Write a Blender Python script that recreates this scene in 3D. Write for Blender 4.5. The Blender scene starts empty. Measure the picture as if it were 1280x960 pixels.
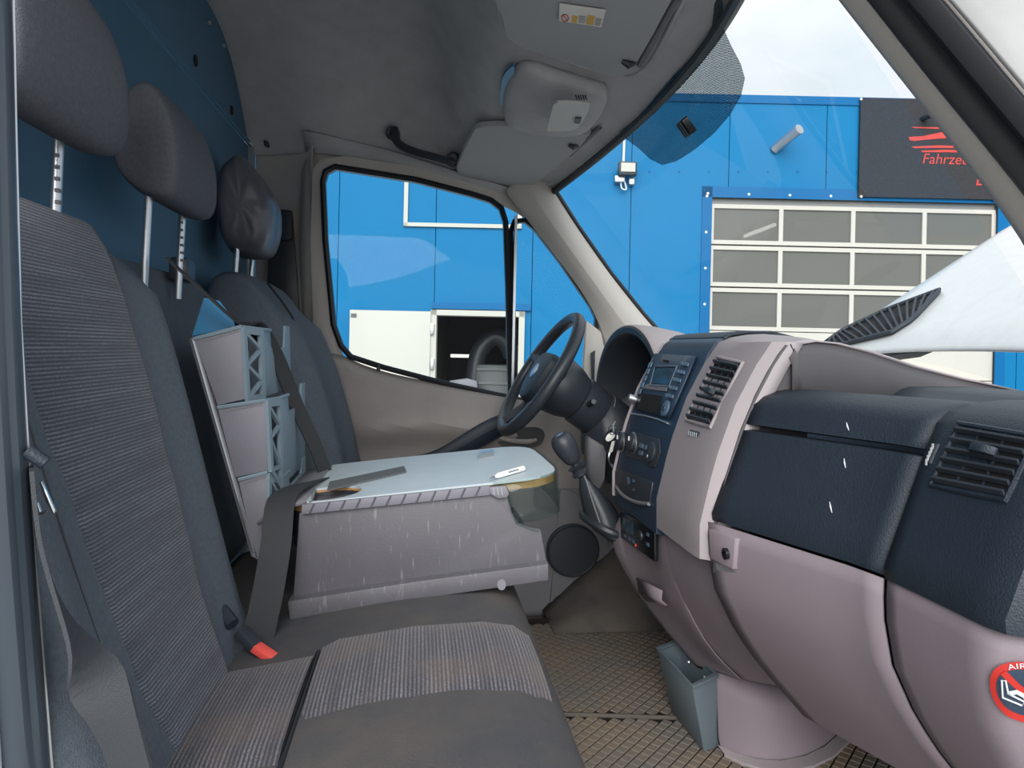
import bpy, bmesh, math, random
from mathutils import Vector, Matrix
random.seed(7)
C = bpy.context.scene.collection
S = bpy.context.scene
V = Vector

# ---------------------------------------------------------------- camera (van axes: x forward, y to the driver side, z up)
FOC = 900.0
CAM = V((0.0, -1.5, 0.87))
def _axes():
    v = V(((525-640)/FOC, (480-433)/FOC, -1)).normalized()
    r = math.radians(1.2)
    w = V((math.sin(r), math.cos(r), 0)); w.z = -(w.x*v.x+w.y*v.y)/v.z; w.normalize()
    return v.cross(w), v, w
AX, AY, AZ = _axes()
ROT = Matrix((AX, AY, AZ))            # camera space -> van space
cd = bpy.data.cameras.new('camera'); cam = bpy.data.objects.new('camera', cd); C.objects.link(cam)
cd.sensor_fit = 'HORIZONTAL'; cd.sensor_width = 36.0; cd.lens = FOC*36/1280; cd.clip_start = 0.02; cd.clip_end = 200
cam.matrix_world = Matrix.Translation(CAM) @ ROT.to_4x4()
S.camera = cam

# ---------------------------------------------------------------- sky, sun, exposure
wd = bpy.data.worlds.new('overcast_sky'); S.world = wd; wd.use_nodes = True
nt = wd.node_tree; nt.nodes.clear()
out = nt.nodes.new('ShaderNodeOutputWorld'); bg = nt.nodes.new('ShaderNodeBackground')
tc = nt.nodes.new('ShaderNodeTexCoord'); mp = nt.nodes.new('ShaderNodeMapping'); mp.inputs['Scale'].default_value = (1.2, 1.2, 2.6)
ns = nt.nodes.new('ShaderNodeTexNoise'); ns.inputs['Scale'].default_value = 2.2; ns.inputs['Detail'].default_value = 5; ns.inputs['Roughness'].default_value = 0.55
rp = nt.nodes.new('ShaderNodeValToRGB')
rp.color_ramp.elements[0].position = 0.36; rp.color_ramp.elements[0].color = (0.72, 0.77, 0.83, 1)
rp.color_ramp.elements[1].position = 0.62; rp.color_ramp.elements[1].color = (0.93, 0.94, 0.96, 1)
nt.links.new(tc.outputs['Generated'], mp.inputs[0]); nt.links.new(mp.outputs[0], ns.inputs['Vector'])
nt.links.new(ns.outputs[0], rp.inputs[0]); nt.links.new(rp.outputs[0], bg.inputs[0]); bg.inputs[1].default_value = 0.84
nt.links.new(bg.outputs[0], out.inputs[0])
sd = bpy.data.lights.new('hazy_sun', 'SUN'); sun = bpy.data.objects.new('hazy_sun', sd); C.objects.link(sun)
sd.energy = 3.0; sd.angle = math.radians(50); sd.color = (1.0, 0.97, 0.93)
sun.rotation_euler = V((0.15, 0.85, -0.48)).to_track_quat('-Z', 'Y').to_euler()
vs = S.view_settings; vs.view_transform = 'Standard'; vs.look = 'None'; vs.gamma = 1; vs.use_curve_mapping = False
vs.exposure = 0.5

# ---------------------------------------------------------------- helpers
def ray(px, py): return ROT @ V(((px-640)/FOC, (480-py)/FOC, -1))
def at(px, py, x=None, y=None, z=None):       # measured point of the photograph at a known x, y or z in the van
    r = ray(px, py)
    t = (x-CAM.x)/r.x if x is not None else (y-CAM.y)/r.y if y is not None else (z-CAM.z)/r.z
    return CAM + r*t
def hit(px, py, f, t0=0.4, t1=3.5):            # where a sight line meets the surface f(p) = 0 (f < 0 in the cab)
    r = ray(px, py); n = 120; prev = t0
    for i in range(1, n+1):
        t = t0+(t1-t0)*i/n
        if f(CAM+r*t) > 0:
            a, b = prev, t
            for _ in range(30):
                m = (a+b)/2
                if f(CAM+r*m) > 0: b = m
                else: a = m
            return CAM+r*b
        prev = t
    return CAM+r*t1
def lin(tab, v):                               # piecewise-linear table
    if v <= tab[0][0]: return tab[0][1]
    for (a, fa), (b, fb) in zip(tab, tab[1:]):
        if v <= b: return fa+(fb-fa)*(v-a)/(b-a)
    return tab[-1][1]
def sm(a, b, v):
    t = max(0., min(1., (v-a)/(b-a))); return t*t*(3-2*t)
def s2l(c): c /= 255.; return c/12.92 if c <= .04045 else ((c+.055)/1.055)**2.4
def rgb(r, g, b): return (s2l(r), s2l(g), s2l(b), 1)

class MB:
    def __init__(s): s.v = []; s.f = []
    def add(s, vs, fs):
        o = len(s.v); s.v += [V(p) for p in vs]; s.f += [tuple(i+o for i in f) for f in fs]; return s
    def box(s, a, b):
        (x0, y0, z0), (x1, y1, z1) = a, b
        return s.add([(x0,y0,z0),(x1,y0,z0),(x1,y1,z0),(x0,y1,z0),(x0,y0,z1),(x1,y0,z1),(x1,y1,z1),(x0,y1,z1)],
                     [(0,3,2,1),(4,5,6,7),(0,1,5,4),(1,2,6,5),(2,3,7,6),(3,0,4,7)])
    def slab(s, poly, off):                    # polygon thickened along the vector off
        poly = [V(p) for p in poly]; off = V(off); n = len(poly)
        return s.add(poly+[p+off for p in poly], [tuple(range(n))[::-1], tuple(range(n, 2*n))]+[(i, (i+1) % n, n+(i+1) % n, n+i) for i in range(n)])
    def grid(s, rows, cu=False, cv=False):     # rows of points; cu closes each row, cv closes the rows
        m, n = len(rows), len(rows[0]); fs = []
        for i in range(m if cv else m-1):
            for j in range(n if cu else n-1):
                a, b = i*n+j, i*n+(j+1) % n; c, d = ((i+1) % m)*n+(j+1) % n, ((i+1) % m)*n+j
                fs.append((a, b, c, d))
        return s.add([p for r in rows for p in r], fs)
    def closed(s, rows):                       # loops with capped ends
        m, n = len(rows), len(rows[0]); o = len(s.v); s.grid(rows, cu=True)
        s.f.append(tuple(o+i for i in range(n))[::-1]); s.f.append(tuple(o+(m-1)*n+i for i in range(n))); return s
    def tube(s, path, r, n=10, closed=False, sq=None):
        path = [V(p) for p in path]; m = len(path); rows = []; up = None
        for i, p in enumerate(path):
            a = path[i-1] if (i > 0 or closed) else p; b = path[(i+1) % m] if (i < m-1 or closed) else p
            t = (b-a).normalized()
            if up is None: up = t.orthogonal().normalized()
            up = (up-t*up.dot(t)).normalized(); sd_ = t.cross(up)
            rr = r[i] if isinstance(r, (list, tuple)) else r
            rows.append([p+(up*math.cos(2*math.pi*k/n)+sd_*math.sin(2*math.pi*k/n))*rr for k in range(n)])
        if closed: s.grid(rows, cu=True, cv=True)
        else: s.closed(rows)
        return s
    def ribbon(s, path, sides, w, th=.0016):   # flat strap: path, direction across it, width
        rows = []
        path = [V(p) for p in path]
        for i, p in enumerate(path):
            t = (path[min(i+1, len(path)-1)]-path[max(i-1, 0)]).normalized(); a = V(sides[i]); a = (a-t*a.dot(t)).normalized(); nn = t.cross(a)
            rows.append([p-a*w/2-nn*th, p+a*w/2-nn*th, p+a*w/2+nn*th, p-a*w/2+nn*th])
        return s.closed(rows)
    def lathe(s, o, d, prof, n=24):            # prof: (distance along d, radius)
        o = V(o); d = V(d).normalized(); u = d.orthogonal().normalized(); w = d.cross(u)
        return s.closed([[o+d*h+(u*math.cos(2*math.pi*k/n)+w*math.sin(2*math.pi*k/n))*r for k in range(n)] for h, r in prof])
    def pillow(s, prof, y0, y1, n=14, pw=5., mn=.55, shear=0.):  # xz outline swept along y, its ends rounded off
        cx = sum(p[0] for p in prof)/len(prof); cz = sum(p[1] for p in prof)/len(prof); rows = []
        for i in range(n+1):
            t = math.sin((i/n-.5)*math.pi); k = mn+(1-mn)*(1-abs(t)**pw)**(1/pw) if abs(t) < 1 else mn
            y = (y0+y1)/2+(y1-y0)/2*t
            rows.append([(cx+(px-cx)*k+shear*t, y, cz+(pz-cz)*k) for px, pz in prof])
        return s.closed(rows)
def chain(path, n=6):                          # Catmull-Rom through points
    P = [V(p) for p in path]; o = []
    for i in range(len(P)-1):
        a, b, c, d = P[max(i-1, 0)], P[i], P[i+1], P[min(i+2, len(P)-1)]
        for k in range(n):
            t = k/n; o.append(.5*((2*b)+(c-a)*t+(2*a-5*b+4*c-d)*t*t+(3*b-a-3*c+d)*t**3))
    return o+[P[-1]]
def ch2(pts, n=5, close=True):                 # smooth closed outline in 2D
    P = [V((p[0], p[1], 0)) for p in pts]; m = len(P); o = []
    for i in range(m):
        a, b, c, d = P[i-1], P[i], P[(i+1) % m], P[(i+2) % m]
        for k in range(n):
            t = k/n; q = .5*((2*b)+(c-a)*t+(2*a-5*b+4*c-d)*t*t+(3*b-a-3*c+d)*t**3); o.append((q.x, q.y))
    return o
def rrect(x0, y0, x1, y1, r, n=5):
    o = []
    for cx, cy, a in ((x1-r, y1-r, 0), (x0+r, y1-r, 90), (x0+r, y0+r, 180), (x1-r, y0+r, 270)):
        for k in range(n+1):
            t = math.radians(a+90*k/n); o.append((cx+r*math.cos(t), cy+r*math.sin(t)))
    return o

WORLD = {}
def obj(name, mb, mat, parent=None, bevel=0, sub=0, solid=0, sharp=38, flip=True, soff=-1):
    bm = bmesh.new(); vs_ = [bm.verts.new(p) for p in mb.v]
    for f in mb.f:
        ff = []
        for i in f:
            if vs_[i] not in ff: ff.append(vs_[i])
        if len(ff) > 2:
            try: bm.faces.new(ff)
            except ValueError: pass
    bmesh.ops.remove_doubles(bm, verts=bm.verts, dist=1e-5)
    if flip: bmesh.ops.recalc_face_normals(bm, faces=bm.faces)
    if bevel:
        es = [e for e in bm.edges if len(e.link_faces) == 2 and e.calc_face_angle(0) > math.radians(30)]
        bmesh.ops.bevel(bm, geom=es, offset=bevel, segments=2, profile=.5, affect='EDGES', clamp_overlap=True)
    lo = V((min(v.co.x for v in bm.verts), min(v.co.y for v in bm.verts), min(v.co.z for v in bm.verts)))
    hi = V((max(v.co.x for v in bm.verts), max(v.co.y for v in bm.verts), max(v.co.z for v in bm.verts)))
    c = V(((lo.x+hi.x)/2, (lo.y+hi.y)/2, lo.z if parent is None else (lo.z+hi.z)/2))
    for v in bm.verts: v.co -= c
    for f in bm.faces: f.smooth = True
    for e in bm.edges:
        if len(e.link_faces) == 2 and e.calc_face_angle(0) > math.radians(sharp): e.smooth = False
    me = bpy.data.meshes.new(name); bm.to_mesh(me); bm.free()
    o = bpy.data.objects.new(name, me); C.objects.link(o); me.materials.append(mat)
    WORLD[o] = c
    if parent is not None: o.parent = parent; o.location = c-WORLD[parent]
    else: o.location = c
    if solid:
        m = o.modifiers.new('thickness', 'SOLIDIFY'); m.thickness = solid; m.offset = soff
    if sub:
        m = o.modifiers.new('smooth', 'SUBSURF'); m.levels = sub; m.render_levels = sub
    return o
def tag(o, label=None, cat=None, group=None, kind=None):
    for k, v in (('label', label), ('category', cat), ('group', group), ('kind', kind)):
        if v: o[k] = v
    return o
def thing(name, loc, label, cat, group=None):
    o = bpy.data.objects.new(name, None); C.objects.link(o); o.location = loc; o.empty_display_size = .05; WORLD[o] = V(loc)
    return tag(o, label, cat, group)
def struct(name, loc): 
    o = bpy.data.objects.new(name, None); C.objects.link(o); o.location = loc; o.empty_display_size = .05; WORLD[o] = V(loc); o['kind'] = 'structure'
    return o
_TXT = {}
def text2d(body, size):                        # flat letter outlines as 2D mesh data
    cu = bpy.data.curves.new('t', 'FONT'); cu.body = body; cu.size = size; cu.resolution_u = 3
    to = bpy.data.objects.new('t', cu); C.objects.link(to)
    dg = bpy.context.evaluated_depsgraph_get(); me = bpy.data.meshes.new_from_object(to.evaluated_get(dg))
    r = ([(v.co.x, v.co.y) for v in me.vertices], [tuple(p.vertices) for p in me.polygons])
    bpy.data.objects.remove(to); bpy.data.curves.remove(cu); bpy.data.meshes.remove(me); return r
def lettering(mb, body, size, fn):
    vs_, fs = text2d(body, size); return mb.add([fn(a, b) for a, b in vs_], fs)

# ---------------------------------------------------------------- materials
def mat(name, col, rough=.6, metal=0., bump=None, var=None, spec=.5, coat=0.):
    m = bpy.data.materials.new(name); m.use_nodes = True; n = m.node_tree.nodes; L = m.node_tree.links; b = n['Principled BSDF']
    b.inputs['Base Color'].default_value = col; b.inputs['Roughness'].default_value = rough; b.inputs['Metallic'].default_value = metal
    b.inputs['Specular IOR Level'].default_value = spec; b.inputs['Coat Weight'].default_value = coat
    t = n.new('ShaderNodeTexCoord')
    if var:                                    # (scale, amount, second colour)
        x = n.new('ShaderNodeTexNoise'); x.inputs['Scale'].default_value = var[0]; x.inputs['Detail'].default_value = 6; x.inputs['Roughness'].default_value = .62
        L.new(t.outputs['Object'], x.inputs['Vector'])
        r = n.new('ShaderNodeValToRGB'); r.color_ramp.elements[0].position = .5-var[1]; r.color_ramp.elements[1].position = .5+var[1]
        r.color_ramp.elements[0].color = col; r.color_ramp.elements[1].color = var[2]
        L.new(x.outputs[0], r.inputs[0]); L.new(r.outputs[0], b.inputs['Base Color'])
    if bump:                                   # (scale, strength)
        x = n.new('ShaderNodeTexNoise'); x.inputs['Scale'].default_value = bump[0]; x.inputs['Detail'].default_value = 2
        L.new(t.outputs['Object'], x.inputs['Vector'])
        u = n.new('ShaderNodeBump'); u.inputs['Strength'].default_value = bump[1]; u.inputs['Distance'].default_value = .002
        L.new(x.outputs[0], u.inputs['Height']); L.new(u.outputs[0], b.inputs['Normal'])
    return m
def fabric(name, axis, dark, light, stain=None, period=.0065):
    m = bpy.data.materials.new(name); m.use_nodes = True; n = m.node_tree.nodes; L = m.node_tree.links; b = n['Principled BSDF']
    b.inputs['Roughness'].default_value = .95; b.inputs['Specular IOR Level'].default_value = .15; b.inputs['Sheen Weight'].default_value = .15
    t = n.new('ShaderNodeTexCoord')
    w = n.new('ShaderNodeTexWave'); w.bands_direction = axis; w.inputs['Scale'].default_value = .314/period; w.inputs['Distortion'].default_value = 1.2; w.inputs['Detail Scale'].default_value = 6
    L.new(t.outputs['Object'], w.inputs['Vector'])
    mp_ = n.new('ShaderNodeMapping'); sc = {'X': (70, 4, 4), 'Z': (4, 4, 70)}[axis]; mp_.inputs['Scale'].default_value = sc
    L.new(t.outputs['Object'], mp_.inputs[0])
    x = n.new('ShaderNodeTexNoise'); x.inputs['Scale'].default_value = 1.; x.inputs['Detail'].default_value = 3; L.new(mp_.outputs[0], x.inputs['Vector'])
    f = n.new('ShaderNodeTexNoise'); f.inputs['Scale'].default_value = 420; L.new(t.outputs['Object'], f.inputs['Vector'])
    a = n.new('ShaderNodeMath'); a.operation = 'MULTIPLY'; L.new(w.outputs['Fac'], a.inputs[0]); L.new(x.outputs[0], a.inputs[1])
    a2 = n.new('ShaderNodeMath'); a2.operation = 'MULTIPLY'; L.new(a.outputs[0], a2.inputs[0]); L.new(f.outputs[0], a2.inputs[1])
    r = n.new('ShaderNodeValToRGB'); r.color_ramp.elements[0].position = .04; r.color_ramp.elements[1].position = .36
    r.color_ramp.elements[0].color = dark; r.color_ramp.elements[1].color = light; L.new(a2.outputs[0], r.inputs[0])
    last = r.outputs[0]
    if stain:
        q = n.new('ShaderNodeTexNoise'); q.inputs['Scale'].default_value = 9; q.inputs['Detail'].default_value = 4; L.new(t.outputs['Object'], q.inputs['Vector'])
        rr = n.new('ShaderNodeValToRGB'); rr.color_ramp.elements[0].position = .5; rr.color_ramp.elements[1].position = .72; L.new(q.outputs[0], rr.inputs[0])
        mm = n.new('ShaderNodeMath'); mm.operation = 'MULTIPLY'; mm.inputs[1].default_value = .55; L.new(rr.outputs[0], mm.inputs[0])
        mx = n.new('ShaderNodeMixRGB'); L.new(mm.outputs[0], mx.inputs[0]); L.new(last, mx.inputs[1]); mx.inputs[2].default_value = stain; last = mx.outputs[0]
    L.new(last, b.inputs['Base Color'])
    u = n.new('ShaderNodeBump'); u.inputs['Strength'].default_value = .35; u.inputs['Distance'].default_value = .0015
    L.new(a2.outputs[0], u.inputs['Height']); L.new(u.outputs[0], b.inputs['Normal'])
    return m
def glass(name, tint, gloss=.06, rough=.0, dots=False, frost=None):
    m = bpy.data.materials.new(name); m.use_nodes = True; n = m.node_tree.nodes; L = m.node_tree.links; n.remove(n['Principled BSDF'])
    o = n['Material Output']; tr = n.new('ShaderNodeBsdfTransparent'); tr.inputs[0].default_value = tint
    gl = n.new('ShaderNodeBsdfGlossy'); gl.inputs['Roughness'].default_value = rough; gl.inputs[0].default_value = (1, 1, 1, 1)
    lw = n.new('ShaderNodeLayerWeight'); lw.inputs[0].default_value = .22
    mu = n.new('ShaderNodeMath'); mu.operation = 'MULTIPLY_ADD'; mu.inputs[1].default_value = .03; mu.inputs[2].default_value = gloss*.2; L.new(lw.outputs['Fresnel'], mu.inputs[0])
    mx = n.new('ShaderNodeMixShader'); L.new(mu.outputs[0], mx.inputs[0]); L.new(tr.outputs[0], mx.inputs[1]); L.new(gl.outputs[0], mx.inputs[2])
    last = mx
    if dots:
        df = n.new('ShaderNodeBsdfDiffuse'); df.inputs[0].default_value = (.03, .05, .065, 1)
        t = n.new('ShaderNodeTexCoord'); vo = n.new('ShaderNodeTexVoronoi'); vo.inputs['Scale'].default_value = 330; vo.inputs['Randomness'].default_value = 0
        vo.voronoi_dimensions = '2D'; sx = n.new('ShaderNodeSeparateXYZ'); cx_ = n.new('ShaderNodeCombineXYZ'); ml = n.new('ShaderNodeMath'); ml.operation = 'MULTIPLY'; ml.inputs[1].default_value = 1.58
        L.new(t.outputs['Object'], sx.inputs[0]); L.new(sx.outputs['Y'], cx_.inputs['X']); L.new(sx.outputs['X'], ml.inputs[0]); L.new(ml.outputs[0], cx_.inputs['Y']); L.new(cx_.outputs[0], vo.inputs['Vector'])
        cp = n.new('ShaderNodeMath'); cp.operation = 'LESS_THAN'; cp.inputs[1].default_value = .47; L.new(vo.outputs['Distance'], cp.inputs[0])
        m2 = n.new('ShaderNodeMixShader'); L.new(cp.outputs[0], m2.inputs[0]); L.new(mx.outputs[0], m2.inputs[1]); L.new(df.outputs[0], m2.inputs[2]); last = m2
    if frost:
        df = n.new('ShaderNodeBsdfDiffuse'); df.inputs[0].default_value = frost[1]; m2 = n.new('ShaderNodeMixShader'); m2.inputs[0].default_value = frost[0]
        L.new(mx.outputs[0], m2.inputs[1]); L.new(df.outputs[0], m2.inputs[2]); last = m2
    L.new(last.outputs[0], o.inputs[0]); return m
def emit(name, col, e):
    m = bpy.data.materials.new(name); m.use_nodes = True; b = m.node_tree.nodes['Principled BSDF']
    b.inputs['Base Color'].default_value = col; b.inputs['Emission Color'].default_value = col; b.inputs['Emission Strength'].default_value = e; return m

M_GREY = mat('light_grey_plastic', rgb(142, 131, 139), .62, bump=(900, .25), var=(5, .3, rgb(136, 125, 133)))
M_FRAME = mat('warm_grey_plastic', rgb(161, 153, 157), .6, bump=(900, .25))
M_DOOR = mat('door_card_plastic', rgb(158, 152, 149), .65, bump=(800, .3), var=(4, .3, rgb(130, 125, 124)))
M_DARK = mat('dark_grained_plastic', rgb(36, 47, 59), .52, bump=(420, .5), var=(6, .3, rgb(32, 43, 54)))
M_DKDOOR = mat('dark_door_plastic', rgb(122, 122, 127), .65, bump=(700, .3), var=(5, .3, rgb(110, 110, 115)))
M_BLACK = mat('black_plastic', rgb(48, 54, 62), .4, bump=(600, .12))
M_PANEL = mat('blue_black_panel', rgb(38, 56, 76), .45, bump=(600, .1))
M_GLOSSK = mat('gloss_black', rgb(22, 25, 30), .22)
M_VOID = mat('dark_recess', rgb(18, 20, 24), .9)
M_KEY = mat('panel_keys', rgb(88, 110, 130), .4)
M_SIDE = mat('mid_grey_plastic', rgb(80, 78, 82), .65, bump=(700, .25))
M_MARK = mat('printed_white', rgb(205, 210, 215), .5)
M_SCREEN = mat('dark_screen', rgb(52, 74, 92), .12)
M_LINER = mat('headliner_cloth', rgb(194, 194, 197), .95, bump=(500, .5), var=(14, .3, rgb(174, 173, 175)), spec=.1)
M_VISOR = mat('visor_vinyl', rgb(172, 174, 177), .75, bump=(700, .35), spec=.2)
M_PILLAR = mat('pillar_trim', rgb(190, 185, 180), .7, bump=(700, .25))
M_RUBBER = mat('black_rubber', rgb(26, 30, 36), .45)
M_SEAL = mat('door_seal', rgb(58, 68, 78), .3, bump=(60, .1))
M_WHITE = mat('white_paint', rgb(208, 211, 213), .3, coat=.2, var=(30, .12, rgb(203, 206, 208)))
M_BULK = mat('bulkhead_paint', rgb(78, 114, 140), .5, bump=(120, .15), var=(7, .25, rgb(72, 106, 132)), spec=.2)
M_ALU = mat('aluminium', rgb(190, 195, 200), .35, .9)
M_CHROME = mat('chrome', rgb(225, 228, 230), .15, 1.)
M_FAB = mat('plain_seat_fabric', rgb(100, 109, 119), .95, bump=(700, .7), var=(180, .25, rgb(84, 93, 103)), spec=.12)
M_HEAD = mat('headrest_fabric', rgb(104, 107, 114), .95, bump=(700, .7), var=(180, .25, rgb(88, 91, 98)), spec=.12)
M_FABD = mat('dirty_seat_fabric', rgb(74, 77, 84), .95, bump=(700, .7), var=(7, .2, rgb(94, 90, 88)), spec=.12)
M_BACKS = fabric('striped_back_fabric', 'Z', rgb(62, 67, 78), rgb(118, 124, 136), None, .0042)
M_CUSHS = fabric('striped_cushion_fabric', 'X', rgb(58, 59, 68), rgb(122, 119, 124), rgb(108, 92, 84), .0052)
M_BELT = mat('seat_belt_webbing', rgb(48, 50, 54), .8, bump=(900, .4))
M_BELTL = mat('worn_shaded_webbing', rgb(56, 60, 66), .6, bump=(900, .4))  # webbing colour darkened to stand in for the shade it hangs in
M_ORG = mat('organiser_plastic', rgb(124, 124, 134), .55, bump=(500, .15), var=(9, .3, rgb(114, 113, 122)))
M_ORGB = mat('organiser_front_plastic', rgb(128, 146, 158), .5, bump=(500, .15), var=(9, .3, rgb(116, 134, 146)))
M_TABLE = mat('table_side_plastic', rgb(94, 93, 101), .55, bump=(300, .2), var=(9, .3, rgb(84, 83, 89)))
def scratched(m, col):
    n = m.node_tree.nodes; L = m.node_tree.links; b = n['Principled BSDF']; src = b.inputs['Base Color'].links[0].from_socket
    t = n.new('ShaderNodeTexCoord'); mp_ = n.new('ShaderNodeMapping'); mp_.inputs['Rotation'].default_value = (0, .5, 0); mp_.inputs['Scale'].default_value = (160, 20, 26)
    x = n.new('ShaderNodeTexNoise'); x.inputs['Scale'].default_value = 1; x.inputs['Detail'].default_value = 3; r = n.new('ShaderNodeValToRGB')
    r.color_ramp.elements[0].position = .62; r.color_ramp.elements[1].position = .74; mx = n.new('ShaderNodeMixRGB'); mx.inputs[2].default_value = col
    L.new(t.outputs['Object'], mp_.inputs[0]); L.new(mp_.outputs[0], x.inputs['Vector']); L.new(x.outputs[0], r.inputs[0]); L.new(r.outputs[0], mx.inputs[0]); L.new(src, mx.inputs[1]); L.new(mx.outputs[0], b.inputs['Base Color'])
scratched(M_TABLE, rgb(120, 118, 122))
M_BOARD = mat('table_board', rgb(190, 202, 208), .4, var=(20, .3, rgb(180, 192, 198)))
M_WOOD = mat('plywood_edge', rgb(206, 160, 104), .6, var=(60, .2, rgb(176, 128, 76)))
M_PAD = mat('dark_grey_pad', rgb(92, 97, 100), .8)
M_LEATH = mat('black_leather', rgb(56, 62, 70), .38, bump=(500, .3))
M_BINP = mat('waste_bin_plastic', rgb(104, 118, 126), .5, bump=(300, .15))
M_RED = mat('red_plastic', rgb(226, 84, 76), .45)
M_REDK = mat('sticker_red', rgb(184, 40, 32), .5)
M_REDS = mat('red_print', rgb(178, 42, 34), .5)
M_MAT = mat('mat_rubber', rgb(30, 31, 32), .85, var=(6, .2, rgb(44, 41, 37)), spec=.2)
M_STUD = mat('mat_studs', rgb(112, 112, 111), .75, var=(5, .2, rgb(138, 123, 106)), spec=.2)
M_FLOOR = mat('cab_floor', rgb(76, 75, 75), .9, var=(8, .2, rgb(104, 96, 88)))
M_BLUE = mat('blue_sheet_cladding', rgb(5, 108, 160), .45, bump=(3, .1), var=(1.2, .3, rgb(7, 103, 152)), spec=.12)
M_BLUED = mat('blue_edge_trim', rgb(5, 92, 146), .4, spec=.12)
M_CREAM = mat('cream_sheet', rgb(184, 182, 175), .5, spec=.2)
M_PANEG = glass('grey_pane', (.7, .7, .68, 1), .1, .08, frost=(.72, rgb(112, 113, 110)))
M_INT = mat('hall_interior', rgb(150, 150, 144), .9)
M_SIGN = mat('sign_board', rgb(44, 46, 50), .7, var=(60, .25, rgb(58, 60, 64)), spec=.1)
M_ASPH = mat('bounce_pale_yard', rgb(186, 184, 178), .9, bump=(60, .4), var=(30, .3, rgb(172, 170, 165)))  # unseen yard ground, paled so it bounces light up to the headliner
M_GLASS = glass('window_glass', (.93, .97, .97, 1), .02)
M_FRIT = glass('dotted_shade_glass', (.80, .88, .90, 1), .04, dots=True)
M_ACRYL = glass('clear_acrylic', (.78, .84, .82, 1), .14, .12)
M_PAPER = mat('white_paper', rgb(236, 234, 228), .8)
M_YEL = mat('yellow_print', rgb(224, 178, 84), .7)
M_LENS = mat('lamp_lens', rgb(196, 196, 192), .4, bump=(400, .6))
M_BLUEP = mat('blue_film_and_light', rgb(60, 140, 190), .4)  # film sheet colour, also used as painted blue light in the overhead console
M_COVER = mat('plastic_bag_cover', rgb(84, 86, 94), .35, bump=(40, .5))
M_TUBE = emit('lit_tube', (1, 1, .97, 1), 6)

# ================================================================ STRUCTURE
def hx(y): return .525-.235*(y-.1)**2
def hz(y): return 1.45-.13*(y-.1)**2
WS = 1.23
def wsurf(p): return (p.x-hx(p.y))-(hz(p.y)-p.z)/WS        # windscreen surface, > 0 outside
# ---- ground
g = MB().box((-30, -30, -.75), (30, 40, -.65)); tag(obj('ground', g, M_ASPH), kind='structure')
# ---- cab floor
fl = struct('floor', (0.3, 0, -.06))
obj('floor_pan', MB().box((-.62, -.86, -.06), (1.3, .9, -.012)), M_FLOOR, fl)
wa = MB().grid([[(x, .62+.2*k, .0+.30*math.sin(min(1, max(0, (x-.42)/.45))*math.pi/2)*k+.0) for x in [.42+.06*i for i in range(12)]] for k in (0, .35, .7, 1)])
obj('wheel_arch', wa, M_FLOOR, fl, solid=.01)
obj('sill_step', MB().box((-.62, -.9, -.3), (1.3, -.86, -.02)), M_DARK, fl)
# ---- bulkhead
wr = struct('wall_rear', (-.57, 0, 0))
def zroof(y):
    a = abs(y)/1.12 if y > 0 else abs(y)
    return 1.76-.29*max(0, (a-.5)/.38)**2.2
bl = [(-.95, 0), (1.02, 0), (1.02, 1.505), (-.95, 1.505)]
obj('lower_panel', MB().slab([(-.56, y, z) for y, z in bl], (-.02, 0, 0)), M_BULK, wr)
up = [(-.95, 1.522), (1.02, 1.522), (1.03, 1.60), (1.0, 1.68), (.93, 1.73), (.8, 1.76), (.5, 1.80), (-.95, 1.80)]
obj('upper_panel', MB().slab([(-.562, y, z) for y, z in up], (-.02, 0, 0)), M_BULK, wr)
r_ = MB()
r_.tube([(-.556, -.95, 1.508), (-.556, .99, 1.508)], .0035, 6); r_.tube([(-.556, -.95, 1.519), (-.556, .99, 1.519)], .0035, 6)
tag(obj('seam_rail', r_, M_BULK, wr), 'raised double seam line')
obj('corner_post', MB().box((-.56, .95, .9), (-.545, .985, 1.5)), M_ALU, wr)
for px, py in ((262, 28), (280, 57), (295, 84), (306, 105), (316, 122)):
    p = at(px, py, x=-.556); obj('screw', MB().lathe(p, (1, 0, 0), [(-.004, .006), (.002, .006), (.004, .003)], 8), M_ALU, wr)
for px, py in ((245, 76), (290, 138)):
    p = at(px, py, x=-.5595); obj('slot_hole', MB().lathe(p, (1, 0, 0), [(-.002, .014), (.001, .014)], 12), M_VOID, wr)
# ---- headliner
def ztop(x): return lin([(-.6, 1.50), (-.33, 1.478), (-.1, 1.435), (.25, 1.345), (.45, 1.30)], x)
ys = [-.88, -.84, -.78, -.7, -.6, -.5, -.35, -.2, -.05, .1, .25, .4, .52, .62, .7, .77, .82, .855, .875]
def zceil(x, y):
    w = 1+.14*sm(-.32, -.52, x) if False else 1
    a = abs(y); z = 1.755-.27*max(0, (a-.5)/.37)**2.0
    f = hz(y)+.012+(hx(y)-x)*.17
    k = sm(-.02, .17, x)
    return min(z, z*(1-k)+f*k)
xs = [-.58, -.5, -.4, -.3, -.2, -.1, -.03, .02, .07, .12, .17, .22, .3, .38, .46, 1.]
rows = []
for t in xs:
    row = []
    for y in ys:
        x = min(t, hx(y)-.006) if t < 1 else hx(y)+.014
        z = zceil(x, y) if t < 1 else hz(y)-.006
        if y > .87: z = min(z, ztop(x))
        row.append((x, y*(1+.13*sm(-.3, -.55, x) if y > 0 else 1), z))
    rows.append(row)
ce = struct('ceiling', (0, 0, 1.4))
obj('headliner', MB().grid(rows), M_LINER, ce, sub=1, solid=.012, soff=1)
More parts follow.
